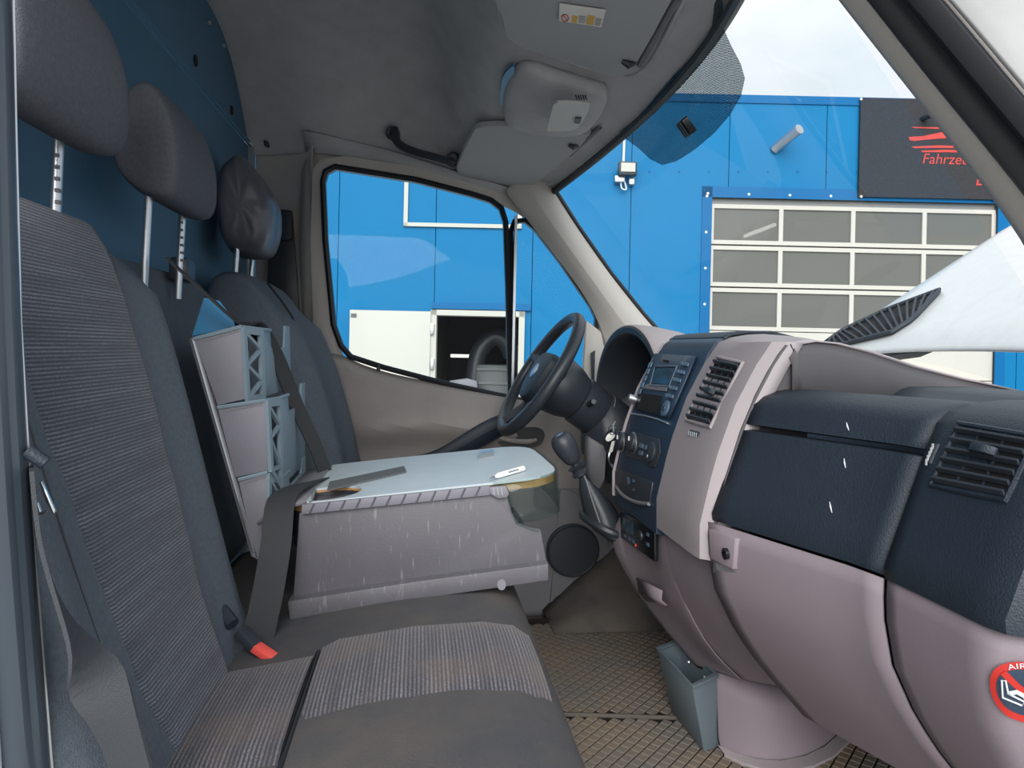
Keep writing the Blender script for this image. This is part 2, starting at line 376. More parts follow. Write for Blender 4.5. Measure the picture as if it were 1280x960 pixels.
obj('roof_skin', MB().grid([[((hx(y)+.03)*k if k > 0 else 1.6*k, y, (1.86-.12*(abs(y)/.95)**4)*(1-sm(.15, 1, k))+(hz(y)+.04)*sm(.15, 1, k)) for y in (-.95, -.75, -.5, -.2, .1, .4, .7, .97)] for k in (-1, -.35, 0, .2, .4, .6, .8, 1)]), M_WHITE, ce, solid=.01)
hr = MB().tube([(hx(y)+.010, y, hz(y)-.010) for y in [-.8+.05*i for i in range(33)]], .011, 8)
obj('windscreen_header_seal', hr, M_RUBBER, ce)
# ---- windscreen
def wpt(y, s, off=0): return V((hx(y)+s-off*.77, y, hz(y)-WS*s-off*.63))
wn = struct('window_1', (.9, 0, .85))
obj('windscreen_glass', MB().grid([[wpt(y, s) for y in [-.76+.06*i for i in range(27)]] for s in (-.01, .1, .2, .3, .4, .47)]), M_GLASS, wn)
pp = [(905, -25), (908, 35), (917, 55), (929, 78), (934, 96), (929, 118), (915, 142), (895, 165), (870, 186), (848, 200), (830, 205), (815, 198), (800, 184), (781, 170)]
hp = [(898, -18), (893, 30), (885, 45), (878, 55), (868, 68), (862, 75), (855, 82), (845, 92), (838, 100), (828, 112), (818, 124), (806, 138), (795, 150), (776, 163)]
ins = lambda q: q+V((-.004, 0, -.003))
obj('dotted_shade_band', MB().grid([[ins(hit(a[0]+(b[0]-a[0])*k/4, a[1]+(b[1]-a[1])*k/4, wsurf)) for k in range(5)] for a, b in zip(pp, hp)]), M_FRIT, wn)
p = hit(863, 155, wsurf); d_ = V((-.77, 0, -.63)); 
sb = MB()
e1 = V((.63, 0, -.77)); e2 = V((0, 1, 0))
sb.slab([p+d_*.004+(e1*a+e2*b) for a, b in rrect(-.02, -.017, .02, .017, .006)], d_*.016)
for k in (-.009, 0, .009): sb.slab([p+d_*.02+(e1*a+e2*(b+k)) for a, b in rrect(-.017, -.0025, .017, .0025, .002)], d_*.004)
obj('sensor_mount', sb, M_GLOSSK, wn)
# ---- driver-side pillar trims
def pl(*a): return [at(px, py, y=y) for px, py, y in a]
tA = struct('trim_1', (.6, .82, .9))
ea = [(680, 215, .80), (690, 238, .795), (720, 285, .795), (760, 342, .795), (800, 392, .795), (832, 428, .79), (850, 455, .78)]
eb = [(655, 222, .80), (668, 245, .77), (690, 280, .765), (726, 330, .765), (762, 382, .765), (795, 425, .77), (815, 450, .77)]
ec = [(625, 236, .84), (640, 252, .83), (662, 280, .83), (700, 328, .83), (738, 380, .83), (752, 418, .83), (760, 450, .83)]
ef = [(p_[0]+6, p_[1]+1, .84) for p_ in ea]
obj('pillar_cover', MB().grid([pl(*ec), pl(*eb), pl(*ea), pl(*ef)]), M_PILLAR, tA, sub=2, solid=.006, soff=0)
obj('windscreen_side_seal', MB().tube(pl(*[(a+4, b, .81) for a, b, _ in ea]), .008, 8), M_RUBBER, tA)
tB = struct('trim_2', (-.45, .95, 0))
c1 = [(286, -8, 1.70), (318, 95, 1.70)]
col0 = [V((-.553, 1.015, z)) for z in (1.66, 1.5, 1.3, 1.1, .9, .6, 0)]
col1 = [V((-.50, .99, z)) for z in (1.66, 1.5, 1.3, 1.1, .9, .6, 0)]
col2 = [V((-.43, .955, z)) for z in (1.66, 1.5, 1.3, 1.1, .9, .6, 0)]
col3 = [V((-.365+.03*(z < 1.2), .905, z)) for z in (1.62, 1.5, 1.3, 1.1, .9, .6, 0)]
col4 = [V((-.345+.035*(z < 1.2), .87, z)) for z in (1.58, 1.48, 1.3, 1.1, .9, .6, 0)]
obj('pillar_cover', MB().grid([col0, col1, col2, col3, col4]), M_PILLAR, tB, sub=2, solid=.008, soff=0)
obj('dark_slot_panel', MB().slab([at(*q, y=.93) for q in ((352, 262), (366, 264), (378, 430), (330, 430), (338, 300))], (0, -.012, 0)), M_BLACK, tB, bevel=.003)
obj('belt_guide', MB().slab([at(*q, y=.91) for q in ((350, 264), (366, 266), (366, 300), (352, 302))], (0, -.014, 0)), M_DARK, tB, bevel=.004)
obj('coat_hook', MB().slab([at(*q, y=.955) for q in ((330, 168), (338, 170), (338, 186), (331, 184))], (.0, -.02, 0)), M_DARK, tB, bevel=.004)
# ---- driver door
obj('roof_rail_trim', MB().grid([[V((x, .84, ztop(x)+.05)) for x in [-.37+.045*i for i in range(19)]], [V((x, .876, ztop(x)+.02)) for x in [-.37+.045*i for i in range(19)]], [V((x, .90, ztop(x)+.002)) for x in [-.37+.045*i for i in range(19)]]]), M_LINER, ce, solid=.008, soff=0)
DY = .85
dr = struct('door_1', (.15, .86, 0))
def offs(poly, d):
    n = len(poly); o = []; A = sum(poly[i][0]*poly[(i+1) % n][1]-poly[(i+1) % n][0]*poly[i][1] for i in range(n)); sg = 1 if A > 0 else -1
    for i in range(n):
        ax, ay = poly[i-1]; bx, by = poly[i]; cx, cy = poly[(i+1) % n]
        n1 = V((by-ay, ax-bx, 0)).normalized(); n2 = V((cy-by, bx-cx, 0)).normalized(); nn = (n1+n2)
        nn = nn/max(.35, nn.length_squared/2) if nn.length > 1e-6 else n1
        o.append((bx+nn.x*d*sg, by+nn.y*d*sg))
    return o
gpx = [(440, 443), (429, 430), (420, 405), (410, 300), (407, 228), (410, 217), (420, 212), (520, 228), (590, 246), (612, 253), (624, 262), (629, 278), (632, 360), (635, 493), (560, 477), (480, 456)]
qpx = [(641, 290), (645, 279), (656, 278), (668, 288), (700, 329), (737, 383), (744, 398), (742, 425), (732, 470), (715, 512), (648, 496)]
def xz(px, py): q = at(px, py, y=DY); return (q.x, q.z)
gp = [xz(*q) for q in gpx]; qp = [xz(*q) for q in qpx]
obj('window_glass', MB().slab([(x, DY+.005, z) for x, z in gp], (0, .004, 0)), M_GLASS, dr)
obj('quarter_glass', MB().slab([(x, DY+.005, z) for x, z in qp], (0, .004, 0)), M_GLASS, dr)
def ring(poly, d0, d1, y0, y1, ym):
    a = offs(poly, d0); b = offs(poly, d1); m_ = offs(poly, (d0+d1)/2)
    return MB().grid([[(x, y1, z) for x, z in a], [(x, y0, z) for x, z in a], [(x, ym, z) for x, z in m_], [(x, y0, z) for x, z in b], [(x, y1, z) for x, z in b]], cu=True)
obj('window_seal', ring(gp, 0, .017, DY-.004, DY+.02, DY-.01), M_RUBBER, dr)
obj('quarter_seal', ring(qp, 0, .014, DY-.004, DY+.02, DY-.01), M_RUBBER, dr)
# painted frame around both panes
outl = [(394, 455), (389, 300), (392, 212), (402, 200), (430, 196), (520, 209), (600, 228), (648, 246), (672, 262), (706, 310), (748, 372), (758, 400), (756, 470), (752, 520)]
innl = [(430, 450), (414, 405), (402, 300), (400, 222), (406, 210), (420, 205), (520, 220), (598, 241), (640, 262), (664, 276), (704, 324), (742, 378), (750, 400), (746, 440), (722, 514)]
innl = innl[:13]+[innl[14]]
obj('window_frame', MB().grid([[at(a-(14 if k < 5 else -3), b-(12 if 2 < k < 12 else 0), y=.90) for k, (a, b) in enumerate(outl)], [at(*q, y=.885) for q in outl], [at(*q, y=.862) for q in outl], [at(*q, y=.856) for q in innl], [at(*q, y=.868) for q in innl]]), M_PILLAR, dr, solid=.003)
obj('division_bar', MB().box((.298, DY-.02, .70), (.306, DY+.02, 1.30)), M_ALU, dr)
topl = [(-.335, .835), (-.29, .846), (-.25, .842), (-.2, .812), (-.1, .782), (0, .762), (.15, .735), (.3, .712), (.45, .69), (.62, .66)]
xsd = [-.335+.0415*i for i in range(24)]
def ydoor(x, z):
    tz = lin(topl, x); d = tz-z
    y = .845-.035*sm(0, .03, d)
    za = .60+.03*math.cos((x-.05)*5)-.06*max(0, x-.1)   # armrest swell
    y -= .075*math.exp(-((z-za)/.055)**2)*sm(-.32, -.1, x)*(1-.75*sm(.25, .42, x))
    y += .02*sm(.45, .3, z)
    return y
drow = []
for k in [0, .012, .03, .06, .09, .12, .15, .18, .21, .24, .27, .30, .34, .4, .46]:
    drow.append([V((x, ydoor(x, lin(topl, x)-k)+(0.02 if k == 0 else 0), lin(topl, x)-k)) for x in xsd])
obj('upper_door_card', MB().grid(drow), M_DOOR, dr, sub=1, solid=.006, soff=0)
lowr = [[V((x, .815-.01*math.sin(k*3.1), .44-.46*k)) for x in [-.335+.046*i for i in range(24)]] for k in (0, .05, .3, .6, .95, 1)]
obj('lower_door_card', MB().grid(lowr), M_DKDOOR, dr, solid=.006, soff=0)
sp = at(716, 688, y=.79)
obj('speaker_grille', MB().lathe(sp, (0, -1, 0), [(-.01, .088), (.006, .088), (.009, .084), (.006, .08), (.007, .04), (.008, .001)], 40), M_BLACK, dr)
kp = [at(*q, y=.80) for q in ((700, 612), (712, 612), (760, 640), (770, 790), (684, 790))]
obj('speaker_pod', MB().slab(kp, (0, .03, 0)), M_DKDOOR, dr, bevel=.006)
# armrest sweep and inner handle
aw = MB()
aw.grid([pl((500, 572, .75), (540, 568, .735), (575, 545, .725), (605, 525, .72), (640, 512, .73)), pl((505, 578, .74), (548, 574, .72), (585, 553, .71), (615, 535, .705), (648, 522, .715)), pl((520, 580, .76), (560, 580, .75), (600, 560, .74), (625, 545, .735), (655, 532, .745))])
obj('dark_grip_sweep', aw, M_DARK, dr, sub=2, solid=.008)
hb = [at(a, b, y=.755) for a, b in ch2([(622, 548), (640, 537), (672, 535), (681, 543), (674, 556), (650, 560), (628, 558)], 3)]
obj('handle_recess', MB().slab(hb, (0, .05, 0)), M_RUBBER, dr)
obj('door_handle', MB().tube(chain(pl((622, 546, .745), (640, 551, .738), (660, 552, .738), (670, 550, .75))), [.006]*3+[.008]*12+[.006]*4, 8), M_DOOR, dr)
obj('lock_knob', MB().lathe(at(473, 463, y=.835), (0, 0, 1), [(0, .006), (.012, .006), (.018, .004)], 10), M_RUBBER, dr)
obj('screw_cap', MB().lathe(at(421, 459, y=.81), (0, -1, 0), [(-.002, .013), (.003, .013), (.004, .011)], 20), M_DOOR, dr)
obj('mirror_triangle', MB().slab(pl((733, 400, .82), (752, 415, .82), (757, 440, .81), (755, 520, .80), (727, 520, .80), (730, 452, .82)), (0, .03, 0)), M_PILLAR, dr, bevel=.006)
obj('mirror_slot', MB().slab(pl((739, 441, .80), (744, 438, .80), (743, 476, .80), (740, 478, .80)), (0, .008, 0)), M_DARK, dr)
# ---- near A-pillar
tC = struct('trim_3', (.6, -.8, .8))
L1 = [(1010, -40), (1040, 0), (1120, 100), (1205, 210), (1262, 290), (1285, 330), (1300, 380)]
L2 = [(1060, -40), (1093, 0), (1165, 95), (1228, 170), (1278, 235), (1310, 275), (1340, 320)]
L3 = [(1080, -40), (1112, 0), (1180, 85), (1240, 155), (1290, 215), (1325, 255), (1355, 300)]
L4 = [(1145, -40), (1183, 0), (1245, 75), (1300, 140), (1345, 195), (1375, 235), (1400, 280)]
L5 = [(1260, -80), (1310, -40), (1380, 20), (1440, 80), (1480, 140), (1500, 180), (1520, 230)]
q1 = [at(*q, y=-.68) for q in L1]; q2 = [at(*q, y=-.74) for q in L2]; q3 = [at(*q, y=-.765) for q in L3]; q4 = [at(*q, y=-.81) for q in L4]; q5 = [at(*q, y=-.86) for q in L5]
for q_ in (q1, q2, q3, q4, q5): q_.insert(0, q_[0]+(q_[0]-q_[1])*(4 if q_ is not q5 else 2))
q0 = [p+V((.03, -.10, .03)) for p in q1]
obj('pillar_cover', MB().grid([q0, q1, [a.lerp(b, .5)+V((-.006, 0, -.006)) for a, b in zip(q1, q2)], q2]), M_PILLAR, tC, sub=1, solid=.006, soff=0)
obj('door_seal', MB().grid([q2, [a.lerp(b, .5)+V((-.012, 0, -.012)) for a, b in zip(q2, q3)], q3, [a.lerp(b, .25)+V((.004, 0, .004)) for a, b in zip(q3, q4)], [a.lerp(b, .6)+V((-.012, 0, -.012)) for a, b in zip(q3, q4)], q4]), M_RUBBER, tC, sub=1, solid=.004, soff=0)
obj('painted_pillar', MB().grid([q4, [a.lerp(b, .5)+V((-.004, 0, -.004)) for a, b in zip(q4, q5)], q5]), M_WHITE, tC, sub=1, solid=.004, soff=0)
# ---- near B-pillar
tD = struct('trim_4', (-.32, -.9, 0))
E0 = [(15, -30), (18, 150), (24, 400), (38, 640), (52, 820), (66, 990)]
def strip(d, y): return [at(a+d, b, y=y) for a, b in E0]
obj('painted_pillar', MB().grid([strip(-160, -.93), strip(-90, -.928), strip(-64, -.925), strip(-61, -.91)]), M_WHITE, tD, sub=1, solid=.004, soff=0)
obj('door_seal', MB().grid([strip(-66, -.916), strip(-50, -.914), strip(-28, -.91), strip(-22, -.903), strip(-12, -.90), strip(-3, -.893), strip(0, -.88)]), M_SEAL, tD, sub=1, solid=.003, soff=0)
obj('seal_lip', MB().tube(strip(1, -.884), .0016, 6), M_ALU, tD)

# ================================================================ OUTSIDE
FW = -(ROT @ V((0, 0, 1))); RG = ROT @ V((1, 0, 0)); UPV = ROT @ V((0, 1, 0))
FD = 8.0; FO = CAM+FW*FD
FU = (RG-UPV*.022).normalized(); FV = (UPV+RG*.022).normalized(); FN = -FW
def fuv(px, py):                                # photo measure -> metres on the facade
    q = RG*((px-640)/FOC*FD)+UPV*((480-py)/FOC*FD); return q.dot(FU), q.dot(FV)
def FP(u, v, w=0.): return FO+FU*u+FV*v+FN*w
def fbox(mb, u0, v0, u1, v1, w0, w1): return mb.slab([FP(u, v, w0) for u, v in ((u0, v0), (u1, v0), (u1, v1), (u0, v1))], FN*(w1-w0))
def fpoly(mb, pts, w0, w1): return mb.slab([FP(u, v, w0) for u, v in pts], FN*(w1-w0))
GV = -2.0
bd = thing('workshop_building', (FO.x, FO.y, -.65), 'bright blue metal clad workshop building outside the windows', 'building')
topv = fuv(930, 119)[1]
pw = 121.5/FOC*FD; u0 = fuv(423, 300)[0]
gd0, gdT = fuv(890, 249); gd1 = fuv(1247, 262)[0]
dl0, dlT = fuv(543, 392); dl1 = fuv(652, 396)[0]
for k in range(-8, 12):
    a = u0+pw*k+.004; b = u0+pw*(k+1)-.004
    spans = [(GV, topv-.09)]
    def cut(a, b, s0, s1, h):   # openings
        if b <= s0 or a >= s1: return [(a, b, GV)]
        r = []
        if a < s0: r.append((a, s0, GV))
        r.append((max(a, s0), min(b, s1), h))
        if b > s1: r.append((s1, b, GV))
        return r
    mb = MB()
    for (p0, p1, h) in cut(a, b, gd0-.10, gd1+.10, gdT+.12):
        for (r0, r1, h2) in (cut(p0, p1, dl0, dl1, dlT) if h == GV else [(p0, p1, h)]):
            fbox(mb, r0, h2, r1, topv-.09, -.06, 0)
    obj('wall_panel', mb, M_BLUE, bd)
mb = MB(); fbox(mb, u0-8*pw, topv-.09, u0+12*pw, topv, -.06, .015); obj('parapet_trim', mb, M_BLUED, bd)
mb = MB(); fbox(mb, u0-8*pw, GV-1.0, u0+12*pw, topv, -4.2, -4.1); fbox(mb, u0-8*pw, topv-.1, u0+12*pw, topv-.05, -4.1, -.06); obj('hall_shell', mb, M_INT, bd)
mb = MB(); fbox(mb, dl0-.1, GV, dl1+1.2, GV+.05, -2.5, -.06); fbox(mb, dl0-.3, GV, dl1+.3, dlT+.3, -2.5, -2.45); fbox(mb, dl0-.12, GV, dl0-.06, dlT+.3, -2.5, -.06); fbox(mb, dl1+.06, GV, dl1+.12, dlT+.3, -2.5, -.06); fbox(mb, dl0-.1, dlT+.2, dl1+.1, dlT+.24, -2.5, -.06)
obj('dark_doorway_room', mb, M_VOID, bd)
# blue surround of the gate with rivets
for q in ((gd0-.11, GV, gd0, gdT+.14), (gd0-.11, gdT+.02, gd1+.11, gdT+.14), (gd1, GV, gd1+.11, gdT+.14)):
    mb = MB(); fbox(mb, *q, 0, .012); obj('gate_surround', mb, M_BLUED, bd)
for k in range(4):
    mb = MB().lathe(FP(gd0-.05+.455*k, gdT+.06+.0, .012), FN, [(0, .016), (.006, .012)], 8); obj('rivet', mb, M_MARK, bd)
for k in range(4):
    mb = MB().lathe(FP(gd0-.06, gdT+.03-.40*k, .012), FN, [(0, .016), (.006, .012)], 8); obj('rivet', mb, M_MARK, bd)
for k in range(9):
    q = fuv(812+37*k, 217); mb = MB().lathe(FP(q[0], q[1]+.02, 0), FN, [(0, .014), (.006, .01)], 8); obj('rivet', mb, M_BLUED, bd)
# sectional gate
gt = thing('sectional_gate', FP((gd0+gd1)/2, GV, 0), 'white sectional workshop gate with three rows of grey windows', 'gate')
WG = -.03
mb = MB(); fbox(mb, gd0, gdT-.075, gd1, gdT+.02, WG-.05, WG-.02); obj('header_strip', mb, mat('gate_header', rgb(120, 122, 122), .5), gt)
rowpx = [(254, 304), (306, 357), (359, 412)]
mul = [fuv(x, 310)[0] for x in (890, 977, 1067.5, 1157, 1244)]
for (ya, yb) in rowpx:
    v1 = fuv(891, ya)[1]; v0 = fuv(891, yb)[1]
    fr = MB()
    fbox(fr, gd0, v0, gd1, v0+.045, WG-.04, WG); fbox(fr, gd0, v1-.045, gd1, v1, WG-.04, WG)
    for m_ in mul: fbox(fr, m_-.024, v0+.045, m_+.024, v1-.045, WG-.04, WG)
    so = obj('gate_section', fr, M_CREAM, gt)
    for a, b in zip(mul, mul[1:]):
        mb = MB(); fbox(mb, a+.024, v0+.045, b-.024, v1-.045, WG-.03, WG-.022); obj('pane', mb, M_PANEG, so)
vb = fuv(891, 412)[1]-.01
for k in range(3):
    mb = MB(); fbox(mb, gd0, vb-.5*(k+1)+.01, gd1, vb-.5*k, WG-.04, WG); obj('gate_section', mb, M_CREAM, gt)
for (a, b, c, d) in ((948, 284, 990, 268), ):
    pa = fuv(a, b); pb = fuv(c, d); o = MB().tube([FP(*pa, -.5), FP(*pb, -.5)], .022, 8)
    tag(obj('tube_lamp', o, M_TUBE), 'slanted white fluorescent tube behind the gate window', 'lamp')
# sign
s0, s1_ = fuv(1071, 247); s1 = fuv(1400, 250)[0]; st = fuv(1071, 124)[1]
sg = thing('shop_sign', FP(s0, s1_, 0), 'dark grey shop sign with red car outline and lettering', 'sign')
mb = MB(); fbox(mb, s0, s1_, s1, st, .012, .045); obj('sign_board', mb, M_SIGN, sg)
def sgn(pts): 
    mb = MB(); fpoly(mb, [fuv(*q) for q in pts], .045, .047); return mb
lg = MB()
for pts in ([(1133, 173), (1150, 172), (1170, 168), (1200, 160), (1230, 158), (1260, 166), (1300, 178), (1300, 184), (1250, 174), (1200, 174), (1170, 175), (1140, 178), (1134, 177)],
            [(1136, 160.5), (1170, 161), (1220, 152), (1220, 153.5), (1170, 163), (1140, 162)],
            [(1136, 185), (1170, 183.5), (1230, 185), (1300, 190), (1300, 192), (1230, 187.5), (1170, 186.5), (1140, 187)],
            [(1148, 190), (1180, 189), (1240, 191), (1300, 196), (1300, 198), (1240, 193.5), (1180, 192), (1150, 192)]):
    fpoly(lg, [fuv(*q) for q in pts], .0455, .048)
tag(obj('car_emblem', lg, M_REDS, sg), 'red sweeping car outline')
def sfn(px, py):
    b = fuv(px, py)
    return lambda x, y: FP(b[0]+x+y*.18, b[1]+y, .0475)
tx = MB(); lettering(tx, 'Fahrzeug', .163, sfn(1149, 206)); lettering(tx, 'B', .2, sfn(1215, 233))
tag(obj('sign_lettering', tx, M_REDS, sg), 'red slanted letters')
cr = MB()
for q in ((1074, 247), (1240, 251), (1074, 126)):
    a, b = fuv(*q); obj('sign_bolt', MB().lathe(FP(a, b, .045), FN, [(0, .018), (.008, .012)], 8), M_ALU, sg)
sl = MB(); a, b = fuv(1150, 150); sl.tube([FP(a, b, .045), FP(a+.05, b-.02, .25)], .03, 8); obj('sign_spot_lamp', sl, M_DARK, sg)
# pipe, floodlight
a, b = fuv(968, 187); pt = MB().tube([FP(a, b, 0), FP(a+.03, b+.03, .05), FP(a+.15, b+.12, .32)], .055, 14)
tag(obj('vent_pipe', pt, M_ALU), 'short grey vent pipe sticking out of the blue wall', 'pipe')
fdl = thing('floodlight', FP(*fuv(782, 228), 0), 'square floodlight with white conduit on the blue wall', 'lamp')
a, b = fuv(782, 216)
mb = MB(); fbox(mb, a-.1, b-.07, a+.1, b+.08, .09, .16); obj('housing', mb, M_DARK, fdl, bevel=.012)
mb = MB(); fbox(mb, a-.075, b-.035, a+.08, b+.06, .16, .168); obj('lens', mb, M_CREAM, fdl)
mb = MB(); fbox(mb, a-.13, b-.13, a-.02, b-.06, 0, .1); fbox(mb, a+.03, b-.15, a+.09, b-.07, 0, .08); obj('bracket', mb, M_ALU, fdl, bevel=.008)
mb = MB().tube([FP(a-.03, b+.07, .02), FP(a-.025, b+.42, .02)], .014, 8); obj('conduit', mb, M_MARK, fdl)
mb = MB().tube(chain([FP(a-.06, b-.1, .06), FP(a-.05, b-.19, .07), FP(a, b-.2, .07), FP(a-.02, b-.11, .06)]), .008, 6); obj('cable', mb, M_MARK, fdl)
# white outline frame and service door
wf = MB(); f0 = fuv(507, 281); f1 = fuv(652, 286); fT = fuv(507, 150)[1]
for q in ((f0[0]-.02, f0[1]-.02, f0[0]+.025, fT), (f0[0]-.02, f0[1]-.02, f1[0], f0[1]+.022), (f1[0]-.045, f0[1]-.02, f1[0], fT), (f0[0]-.02, fT-.04, f1[0], fT)): fbox(wf, *q, 0, .03)
tag(obj('white_wall_frame', wf, M_CREAM), 'thin white rectangular frame fixed on the blue wall', 'frame')
sdr = thing('service_door', FP(dl0, GV, 0), 'open cream service door leaf beside the dark doorway', 'door')
a0, aT = fuv(439, 389)
mb = MB(); fbox(mb, a0, GV+.03, dl0-.03, aT+.01, .03, .075); obj('door_leaf', mb, M_CREAM, sdr, bevel=.008)
mb = MB(); fbox(mb, dl0-.035, GV, dl0+.03, dlT+.04, -.08, .05); fbox(mb, dl1-.03, GV, dl1+.035, dlT+.04, -.08, .05); fbox(mb, dl0-.03, dlT-.02, dl1+.03, dlT+.04, -.08, .05); obj('door_frame', mb, M_CREAM, sdr)
for py in (412, 455):
    q = fuv(541, py); mb = MB(); fbox(mb, q[0]-.02, q[1]-.06, q[0]+.02, q[1]+.06, .05, .09); obj('hinge', mb, M_ALU, sdr, bevel=.006)
q = fuv(444, 395); mb = MB(); fbox(mb, q[0]-.03, q[1]-.02, q[0]+.03, q[1]+.02, .075, .085); obj('label_plate', mb, M_PAD, sdr)
mb = MB(); q = fuv(540, 384); fbox(mb, q[0], q[1]-.02, dl1+.1, q[1]+.05, 0, .05); obj('rain_hood', mb, M_BLUED, sdr)
# dim things inside the doorway
mc = thing('black_machine', FP(fuv(600, 470)[0], GV, -.8), 'black machine with a bent arm standing inside the dark doorway', 'machine')
def fin(px, py, w): a, b = fuv(px, py); return FP(a, b, w)
mb = MB().tube(chain([fin(585, 490, -1.0), fin(592, 440, -1.0), fin(612, 415, -1.0), fin(630, 420, -1.0), fin(640, 440, -1.0)]), .11, 10); obj('arm', mb, M_BLACK, mc)
mb = MB(); a, b = fuv(612, 430); fbox(mb, a-.2, GV, a+.42, b-.2, -1.2, -.9); obj('cabinet', mb, M_BLACK, mc, bevel=.02)
for k in range(4):
    mb = MB(); fbox(mb, a-.18, b-.28-.17*k, a+.4, b-.25-.17*k, -.9, -.88); obj('shelf_edge', mb, M_DKDOOR, mc)
mb = MB(); a, b = fuv(563, 438); fbox(mb, a-.13, b-.02, a+.13, b+.02, -1.6, -1.55); tag(obj('strip_lamp', mb, emit('warm_strip', (1, .9, .75, 1), 1.0)), 'small lit strip lamp deep inside the dark doorway', 'lamp')
mb = MB(); a, b = fuv(575, 478); fpoly(mb, [(a-.2, b-.12), (a+.18, b-.1), (a+.17, b+.02), (a+.05, b+.05), (a-.15, b+.02)], -.7, -.4); tag(obj('grey_crate', mb, M_ORG, bevel=.01), 'low grey crate just inside the dark doorway', 'crate')

# ---- bonnet standing open
bn = thing('bonnet', (1.6, 0, .9), 'raised white bonnet of this van seen through the windscreen', 'car bonnet')
def bon(y, s):                                  # s metres up the slope from the rear edge
    yc = y/.72
    x = 1.21+.05*(1-yc*yc)+s*.835-.02*abs(yc)**6
    z = .862+.055*(1-abs(yc)**2.2)*.8+s*.545-.06*sm(.82, 1., abs(yc))-.02*sm(.06, 0, s)
    return V((x, y, z))
sv = [0, .02, .05, .1, .2, .3, .42, .55, .7, .82]
yv = [.72, .71, .69, .65, .58, .48, .4, .3, .15, 0, -.15, -.3, -.4, -.48, -.58, -.65, -.69, -.71, -.72]
obj('bonnet_skin', MB().grid([[bon(y, s) for y in yv] for s in sv]), M_WHITE, bn, solid=.014, soff=0, sub=1)
def fbon(p):
    s = 0
    lo, hi = -.1, 1.2                           # height of the skin above/below the point
    s = (p.x-1.21-.05*(1-(p.y/.72)**2)+.02*abs(p.y/.72)**6)/.835
    return bon(p.y, s).z-p.z if abs(p.y) < .76 else -1
def bquad(c, n, m): 
    r = []
    for i in range(n+1):
        a = [c[0][k]+(c[3][k]-c[0][k])*i/n for k in (0, 1)]; b = [c[1][k]+(c[2][k]-c[1][k])*i/n for k in (0, 1)]
        r.append([(a[0]+(b[0]-a[0])*j/m, a[1]+(b[1]-a[1])*j/m) for j in range(m+1)])
    return r
nb = V((-.545, 0, .835))
gr_out = [(.60, .03), (.56, .20), (.50, .33), (.42, .36), (.40, .30), (.43, .14), (.50, .03)]
gr_out = [(.625, .012), (.60, .15), (.555, .30), (.50, .41), (.46, .42), (.455, .30), (.47, .14), (.50, .03)]
PB = lambda q: hit(q[0], q[1], fbon, .95, 2.3)
up_l = [(1034, 434), (1056, 418), (1112, 392), (1178, 368)]; lo_l = [(1040, 440), (1080, 430), (1118, 421), (1144, 405), (1176, 371)]
def along(l, t):
    t = t*(len(l)-1); k = min(int(t), len(l)-2); f = t-k; return (l[k][0]+(l[k+1][0]-l[k][0])*f, l[k][1]+(l[k+1][1]-l[k][1])*f)
gk = [(PB(along(up_l, k/14)), PB(along(lo_l, k/14))) for k in range(15)]
go = obj('intake_recess', MB().grid([[a+nb*.012, a.lerp(b, .5)+nb*.013, b+nb*.012] for a, b in gk]), M_VOID, bn, solid=.004)
obj('intake_frame', MB().tube([a+nb*.017 for a, b in gk]+[b+nb*.017 for a, b in gk[::-1]], .006, 8, closed=True), M_DARK, bn)
for k in range(16):
    a, b = PB(along(up_l, min(1, .10+.058*k))), PB(along(lo_l, .0+.058*k))
    obj('slat', MB().tube([a+nb*.019, a.lerp(b, .5)+nb*.021, b+nb*.019], .0036, 6), M_DARK, bn)
ul = MB().tube([at(px, py, x=1.27) for px, py in ((1050, 449), (1080, 448), (1120, 445), (1150, 441), (1175, 434))], [.004, .011, .012, .011, .004], 8); obj('hinge_seal', ul, M_RUBBER, bn)

# ================================================================ DASHBOARD
CX = [(.40, .50), (.50, .478), (.577, .476), (.685, .499), (.78, .531), (.86, .572), (.885, .592)]
def conx(z): return lin(CX, z)
def fcon(p): return p.x-conx(p.z)-.035*sm(-.30, -.37, p.y)-.0
BASE = [(-.95, .70), (-.875, .665), (-.83, .648), (-.76, .648), (-.66, .645), (-.6, .632), (-.34, .535), (-.2, .50)]
def base(y): return lin(BASE, y)
PZ = [(.57, -.02), (.588, -.046), (.60, -.048), (.66, -.028), (.745, 0), (.785, .016), (.798, .030), (.806, .05), (.81, .075)]
def fpad(p): return p.x-(base(p.y)+lin(PZ, p.z))
db = thing('dashboard', (.75, 0, 0), 'two tone grey van dashboard with black centre stack', 'dashboard')
def padgrid(y0, y1, zs, n=10, dx=0.):
    yy = [y0+(y1-y0)*i/n for i in range(n+1)]
    return [[V((base(y)+lin(PZ, z)+dx, y, z)) for y in yy] for z in zs]
def addtop(rows, y0, y1, n, pts):               # extra rows (dx from the pad edge, z)
    yy = [y0+(y1-y0)*i/n for i in range(n+1)]
    return rows+[[V((base(y)+dx, y, z)) for y in yy] for dx, z in pts]
under = lambda y0, y1, n: [[V((base(y0+(y1-y0)*i/n)+.05, y0+(y1-y0)*i/n, .575)) for i in range(n+1)]]
